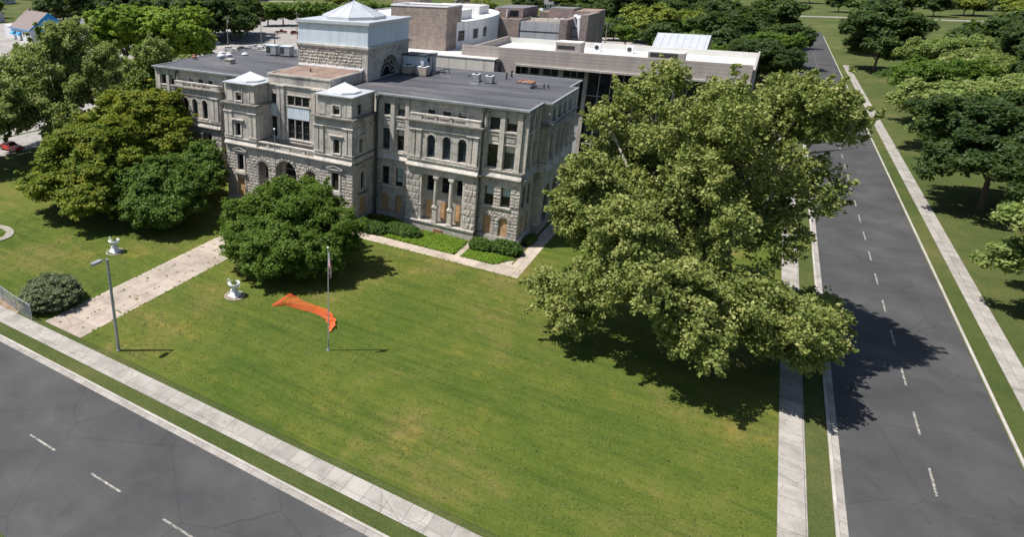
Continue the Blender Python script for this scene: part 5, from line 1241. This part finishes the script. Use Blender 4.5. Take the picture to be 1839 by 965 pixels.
def block(parent,name,x0,x1,y0,y1,z0,z1,mat,roof=None,par=.0,cap=None):
    m=MB(); m.box(x0,x1,y0,y1,z0,z1-.02 if not par else z1-par); 
    if par:
        w=.3
        for a in ((x0,x1,y0,y0+w),(x0,x1,y1-w,y1),(x0,x0+w,y0+w,y1-w),(x1-w,x1,y0+w,y1-w)): m.box(*a,z1-par,z1)
    o=m.build(name,mat,parent)
    if roof:
        r=MB(); r.box(x0+(.3 if par else 0),x1-(.3 if par else 0),y0+(.3 if par else 0),y1-(.3 if par else 0),z1-par,z1-par+.05); r.build('roof',roof,parent)
    if cap:
        c=MB()
        for a in ((x0-.05,x1+.05,y0-.05,y0+.35),(x0-.05,x1+.05,y1-.35,y1+.05),(x0-.05,x0+.35,y0+.35,y1-.35),(x1-.35,x1+.05,y0+.35,y1-.35)): c.box(*a,z1,z1+.14)
        c.build('coping',cap,parent)
    return o
def win(parent,f,u0,u1,z0,z1,n=1,mat=None):
    m=MB(); f.box(m,u0-.06,u1+.06,z0-.06,z1+.06,.0,.05)
    o=m.build('window',M['frame'],parent); g=MB(); w=(u1-u0)/n
    for k in range(n): f.box(g,u0+k*w+.05,u0+(k+1)*w-.05,z0+.03,z1-.03,.052,.07)
    g.build('pane',mat or M['glass'],o)
# long beige office building with a glazed ground floor under an overhang
e=empty('office_building',(0,45,G),'long beige panelled modern building with white roof behind the right wing','office building')
m=MB(); m.box(-13.5,20,36,36.4,15.45,18.0); m.box(-23.3,-13.5,36,36.4,-1,18.0); m.box(-23.3,-23.0,36.4,60,-1,17.3); m.box(20,20.3,36.4,60,-1,17.3); m.build('wall',M['panel_beige'],e)
m=MB(); m.box(-23.3,20.3,60,60.3,-1,17.0); m.build('rear_wall',M['white_roof'],e)
m=MB(); m.box(-23.0,20,36.4,60,15.9,16.0); m.build('roof',M['white_roof'],e)
m=MB(); m.box(-13.5,20.2,35.55,36.0,15.2,15.5); m.box(-13.5,20,36,38.4,15.2,15.45); m.build('soffit',M['concrete_pale'],e)
f_=F('x',38.4,-1)
m=MB(); f_.box(m,-13.5,20,-1,15.2,-.1,0); m.build('back_wall',M['panel_grey'],e)
g=MB(); f_.box(g,-13.2,-2.4,13.7,15.15,.02,.05); f_.box(g,-13.2,-2.4,8,13.3,.02,.05); g.build('window',M['glass'],e)
g=MB(); g.box(-2.3,19.9,38.15,38.3,-1,15.15); g.build('curtain_wall',M['glass'],e)
m=MB()
for k in range(13): f_.box(m,-2.3+k*1.8,-2.18+k*1.8,-1,15.15,.26,.4)
for z in (3,7,11,): f_.box(m,-2.3,20,z,z+.12,.26,.36)
m.build('mullion',M['concrete_pale'],e)
m=MB()
for a,b in ((-12.0,-11.6),(-10.1,-9.5),(-7.0,-6.2),(-2.8,-2.2)): f_.box(m,a,b,-1,15.2,.05,.5)
for a in (-8.3,-5.1,-4.1): f_.box(m,a,a+.1,8,15.15,.05,.14)
f_.box(m,-13.4,-2.3,13.35,13.65,.05,.2); m.build('column',M['concrete_pale'],e)
for (a,b,c,d,h) in ((-8.4,-4.4,40,43,3.0),(6.0,11,38.6,41.5,2.6)):
    block(e,'penthouse',a,b,c,d,16.0,16.0+h,M['panel_beige'],M['white_roof']); g=MB(); F('x',c,-1).box(g,a+.3,b-.9,17.9,18.5,.01,.04); g.build('grille',M['darkmetal'],e)
for x,y in ((-5.0,56),(.6,56)):
    t=empty('roof_fan_unit',(x,y,16.0),('white roof fan unit on the long pale roof, '+('left one' if x<0 else 'right one')),'fan unit','fan units on the long pale roof'); m=MB(); m.box(x-.6,x+.6,y-.35,y+.35,16.0,17.3); m.build('cabinet',M['white_paint'],t); m=MB(); m.tube((x-.1,y-.36,16.7),(x-.1,y-.42,16.7),.38,.38,14); m.build('fan',M['darkmetal'],t)
t=empty('roof_pipe_cluster',(-7.5,50,16.0),'cluster of dark vent pipes on the long pale roof','vent pipes'); m=MB()
for k in range(4): m.tube((-8.2+k*.4,50+k*.1,16.0),(-8.2+k*.4,50+k*.1,17.3),.09)
m.box(-8.6,-6.6,49.6,50.4,16.0,16.4); m.build('pipes',M['darkmetal'],t)
# cream low annex in front
e=empty('cream_annex_building',(-30,36,G),'low cream panelled annex with white roof directly behind the lantern tower','annex building')
block(e,'wall',-40,-16.6,34.2,35.9,-1,16.05,M['panel_cream']); 
m=MB(); m.box(-40,-23.4,35.9,47.0,-1,15.6); m.build('rear_wall',M['panel_cream'],e); m=MB(); m.box(-40,-23.4,35.9,42.5,15.6,15.7); m.box(-29.3,-23.4,42.5,60,15.6,15.7); m.build('roof',M['white_roof'],e)
m=MB(); m.box(-29.3,-23.4,42.5,60,-1,15.6); m.build('side_wall',M['panel_cream'],e)
m=MB(); m.box(-40,-16.5,34.1,36.0,16.05,16.2); m.build('coping',M['white_roof'],e)
m=MB(); m.box(-16.55,-16.0,34.3,35.9,12,15.9); m.build('dark_side_panel',M['frame'],e)
# tall brick block
e=empty('brick_tower_building',(-35,46,G),'tall windowless tan brick block with a white roof edge right of the lantern','brick building')
block(e,'wall',-41.0,-29.3,42.6,49.5,15.0,23.6,M['brick'],M['white_roof'],.4)
m=MB(); m.box(-41.1,-29.2,42.5,42.9,23.6,23.85); m.box(-41.1,-40.7,42.9,49.6,23.6,23.85); m.box(-29.6,-29.2,42.9,49.6,23.6,23.85); m.box(-40.7,-29.6,49.2,49.6,23.6,23.85); m.build('coping',M['white_paint'],e)
m=MB(); m.box(-50,-43.5,60,66,-1,24.6); m.box(-41.0,-41.0+11.6,49.55,56,-1,15); m.build('rear_wall',M['brick'],e)
# curved white building
e=empty('curved_white_building',(-36,68,G),'white modern building with a curved front and dark windows beyond the brick block','curved building')
CP=[(-29.3,47.5),(-28.35,53),(-28.2,59),(-28.6,65),(-29.6,71),(-31.5,77),(-34.5,82.5),(-38.5,87),(-44,90)]
poly=CP+[(-60,90),(-60,49.6),(-29.4,49.6)]
m=MB(); m.prism(poly,-1,20.6,False); m.build('wall',M['panel_white'],e); m=MB(); m.poly([(x,y,20.2) for x,y in poly]); m.build('roof',M['white_roof'],e)
m=MB()
for a,b in zip(CP,CP[1:]): 
    m.quad((*a,20.6),(*b,20.6),(b[0]-.6,b[1]-.1,20.6),(a[0]-.6,a[1]-.1,20.6)); m.quad((a[0]-.6,a[1]-.1,20.6),(b[0]-.6,b[1]-.1,20.6),(b[0]-.6,b[1]-.1,20.2),(a[0]-.6,a[1]-.1,20.2))
m.build('parapet',M['white_paint'],e)
def cwin(a,b,t0,t1,z0,z1,n):
    p=lerp(a,b,t0); q=lerp(a,b,t1); o=MB(); d=Vector((q[0]-p[0],q[1]-p[1])).normalized(); nx,ny=d.y*.06,-d.x*.06
    o.quad((p[0]+nx,p[1]+ny,z0),(q[0]+nx,q[1]+ny,z0),(q[0]+nx,q[1]+ny,z1),(p[0]+nx,p[1]+ny,z1)); w=o.build('window',M['frame'],e); g=MB()
    for k in range(n):
        u=lerp(p,q,(k+.1)/n); v=lerp(p,q,(k+.9)/n); g.quad((u[0]+nx*1.4,u[1]+ny*1.4,z0+.1),(v[0]+nx*1.4,v[1]+ny*1.4,z0+.1),(v[0]+nx*1.4,v[1]+ny*1.4,z1-.1),(u[0]+nx*1.4,u[1]+ny*1.4,z1-.1))
    g.build('pane',M['glass'],w)
cwin(CP[0],CP[1],.12,.5,17.0,18.9,3); cwin(CP[1],CP[2],.1,.48,17.0,18.9,4); cwin(CP[2],CP[3],-.05,.3,17.0,18.9,3); cwin(CP[5],CP[6],.3,.55,17.2,19.2,1)
block(e,'roof_block',-42,-32.6,57,63,20.2,22.0,M['panel_white'],M['white_roof']); block(e,'roof_block',-46,-34.5,72,78,20.2,22.0,M['panel_white'],M['white_roof'])
# brick buildings behind
e=empty('brick_hall_building',(-23,82,G),'brown brick and grey panel building with stepped roofs in the upper right','brick hall')
block(e,'brick_wall',-33,-26.1,75,84,-1,19.3,M['brick'],M['gravel'],.3); block(e,'upper_wall',-34,-27.2,80.5,92,19,21.3,M['brick_dark'],M['shingle_grey'])
win(e,F('x',80.5,-1),-30.3,-28.3,19.5,20.8); 
m=MB(); m.box(-31.0,-30.8,80.2,80.45,19.3,21.0); m.build('door_jamb',M['white_paint'],e)
block(e,'grey_panel_wall',-26.1,-16.9,75.2,84,-1,18.9,M['panel_grey'],M['gravel'],.2)
m=MB(); F('x',75.2,-1).box(m,-26.0,-16.95,16.75,16.98,0,.04); m.build('recess_line',M['frame'],e)
block(e,'brick_pier',-16.9,-15.3,73.5,84,-1,19.8,M['brick_dark']); block(e,'low_wall',-24.5,-16.9,78,78.4,18.8,19.6,M['panel_cream'])
block(e,'grey_panel_wall',-15.3,-12.9,78,84,-1,20.2,M['panel_grey']); block(e,'brick_pier',-12.9,-11.4,74.5,86,-1,20.9,M['brick_dark'])
m=MB(); F('x',78,-1).box(m,-15.3,-12.9,17.7,17.9,0,.04); F('x',78,-1).box(m,-15.3,-12.9,15.9,16.1,0,.04); m.build('recess_line',M['frame'],e)
block(e,'upper_wall',-22.3,-16.8,84,90,19,21.4,M['brick_dark'],M['shingle_grey']); block(e,'rear_wall',-16.9,-12,84,94,-1,20.9,M['brick_dark'],M['gravel'])
for k,x in enumerate((-20,-18.6)): t=MB(); t.box(x,x+.8,80,80.8,18.9,19.5); t.build('roof_vent_box',M['metal_white'],e)
block(e,'rear_wall',-26.1,-22,90,96,-1,20.0,M['brick_dark'],M['gravel'])
m=MB(); pts=[(-15.0,77.9,20.3),(-14.3,77.5,20.35),(-13.9,77.2,19.8),(-13.7,77.1,18.5),(-13.4,77.0,17),(-13.1,76.9,15.5),(-12.7,76.5,12),(-12.4,76.2,6)]
for a,b in zip(pts,pts[1:]): m.tube(a,b,.38,.38,8)
tag(m.build('debris_chute',M['white_paint']),'white plastic debris chute hanging down the brick building wall','debris chute')
# low brown building and metal building
e=empty('low_brown_building',(-8,110,G),'low flat brown building among the trees behind the pale roof','building'); block(e,'wall',-20,-9,108,118,-1,7.5,M['brick'],M['gravel'])
e=empty('metal_roof_building',(12,56,G),'building with a grey standing-seam metal roof at the upper right','metal building')
block(e,'wall',3.5,11.5,62.5,76,-1,15.6,M['panel_white'])
m=MB(); m.quad((2.9,62,15.5),(12,62,15.5),(12,69.5,18.6),(2.9,69.5,18.6)); m.quad((2.9,69.5,18.6),(12,69.5,18.6),(12,77,15.5),(2.9,77,15.5))
for k in range(8): x=3.0+k*1.2; m.quad((x,62,15.58),(x+.08,62,15.58),(x+.08,69.5,18.68),(x,69.5,18.68))
m.build('roof',M['metal_roof'],e); m=MB(); m.poly([(3.5,62.5,15.6),(3.5,76,15.6),(3.5,69.5,18.4)]); m.build('gable',M['panel_white'],e)
# houses
def house(x,y,w,d,h,rh,ang,wm,rm,label,group='distant houses',chim=True,gable=None,extra=False):
    e=empty('house',(x,y,G),label,'house',group)
    def put(m,name,mat,par=e):
        me=D.meshes.new(name); me.from_pydata(m.v,[],m.f); me.materials.append(mat); o=D.objects.new(name,me); COL.objects.link(o); o.parent=par; return o
    m=MB(); m.box(-w/2,w/2,-d/2,d/2,0,h); put(m,'wall',wm)
    m=MB()
    for s in(-1,1): m.poly([(s*w/2,-d/2,h),(s*w/2,d/2,h),(s*w/2,0,h+rh)])
    put(m,'gable',gable or wm)
    m=MB(); o=.5; k=rh/(d/2)
    for s in(-1,1):
        a=[(-w/2-o,s*(d/2+o),h-k*o),(w/2+o,s*(d/2+o),h-k*o),(w/2+o,0,h+rh),(-w/2-o,0,h+rh)]; m.poly(a); m.poly([(p[0],p[1],p[2]+.18) for p in a])
        m.quad(a[0],a[1],(a[1][0],a[1][1],a[1][2]+.18),(a[0][0],a[0][1],a[0][2]+.18))
        for (p,q) in ((a[1],a[2]),(a[0],a[3])): m.quad(p,q,(q[0],q[1],q[2]+.18),(p[0],p[1],p[2]+.18))
    r=put(m,'roof',rm)
    if chim: m=MB(); m.box(-w*.38,-w*.38+.9,-.5,.4,h+rh*.4,h+rh+1.1); put(m,'chimney',M['brick'],r)
    n=max(2,int(w/3))
    for k in range(n):
        u=-w/2+w*(k+.5)/n; g=MB(); g.box(u-.45,u+.45,-d/2-.05,-d/2+.01,h*.35,h*.75); put(g,'window',M['glass'])
    for s in (-1,1): g=MB(); g.box(w/2-.01 if s==1 else -w/2-.05,w/2+.05 if s==1 else -w/2+.01,-.5,.5,h*.35,h*.75); put(g,'window',M['glass'])
    g=MB(); g.box(-.5,.5,-d/2-.06,-d/2-.02,0,2.1); put(g,'door',M['wood'])
    e.rotation_euler=(0,0,ang); return e
hb=house(-246.5,101,23,16,5.2,6.4,R(-13),M['house_white'],M['shingle'],'white house with bright blue gable and brown roof at the upper left','houses at the upper left',gable=M['blue_wall'])
def loc(par,m,name,mat): me=D.meshes.new(name); me.from_pydata(m.v,[],m.f); me.materials.append(mat); o=D.objects.new(name,me); COL.objects.link(o); o.parent=par; return o
m=MB(); m.box(11.52,11.62,-4.2,4.2,1.0,5.2); loc(hb,m,'blue_wall_panel',M['blue_wall'])
m=MB(); m.box(-12.1,12.1,-8.75,-8.6,4.6,4.95); 
for s in(-1,1): m.poly([(12.06,s*8.5,4.6),(12.06,0,11.2),(12.06,0,11.75),(12.06,s*8.7,5.1)])
loc(hb,m,'fascia',M['blue_wall'])
for x in (-8,-1): m=MB(); m.poly([(x-1.6,-8.05,3.6),(x+1.6,-8.05,3.6),(x+1.6,-9.8,2.4),(x-1.6,-9.8,2.4)]); m.poly([(x+1.6,-8.05,3.6),(x+1.6,-9.8,2.4),(x+1.6,-8.05,2.4)]); loc(hb,m,'awning',M['blue_wall'])
m=MB(); m.box(-20,-11.55,-8,4,0,5.4); loc(hb,m,'side_wing',M['house_white'])
house(-257,137,12,8,3.2,2.2,R(20),M['house_white'],M['shingle_grey'],'small white shed-like house behind the sycamores, left of the bright trees','houses at the upper left')
house(-300,190,26,10,3.4,3.0,R(28),M['brick'],M['orange_roof'],'long low house with orange-brown roof above the bright trees','houses at the upper left')
house(-262,200,30,14,3.4,2.6,R(30),M['brick'],M['shingle'],'wide brown-roofed house partly hidden behind the bright trees','houses at the upper left')
house(-345,135,14,9,4.5,3.0,R(8),M['house_white'],M['shingle_grey'],'grey-roofed house in the top left corner','houses at the upper left')
house(-108,390,10,9,4.6,3.8,R(30),M['house_white'],M['shingle_grey'],'small white gabled house in the trees above the brick hall','distant houses among trees')
house(-70,420,13,9,4.5,3.0,R(25),M['house_white'],M['shingle'],'pale house with brown roof near the top edge, right of the white gabled one','distant houses among trees')
house(-182,262,15,9,5.0,4.4,R(28),M['brick'],M['orange_roof'],'red-roofed house above the tree row left of the lantern','distant houses among trees')
house(-128,300,14,9,5.0,4.0,R(28),M['brick'],M['shingle'],'brown house above the tree row beside the lantern cap','distant houses among trees')
hr=random.Random(31)
for _ in range(16):
    f_2=hr.uniform(420,760); r_2=hr.uniform(-.5,.45)*f_2; a_=math.radians(-33.26)
    house(21.19+r_2*math.cos(a_)+f_2*math.sin(a_),-72.31-r_2*math.sin(a_)+f_2*math.cos(a_),hr.uniform(12,22),9,hr.uniform(4.5,6.5),hr.uniform(2.5,4),R(hr.choice((28,118))),M[hr.choice(('house_white','brick','panel_white'))],M[hr.choice(('shingle','shingle_grey','shingle_grey'))],'small far-off house half hidden by the distant neighbourhood trees','small far-off houses',chim=False)
house(-36,290,12,9,3.5,3.0,R(15),M['brick'],M['orange_roof'],'small orange-roofed house peeking between the upper right trees','distant houses among trees')
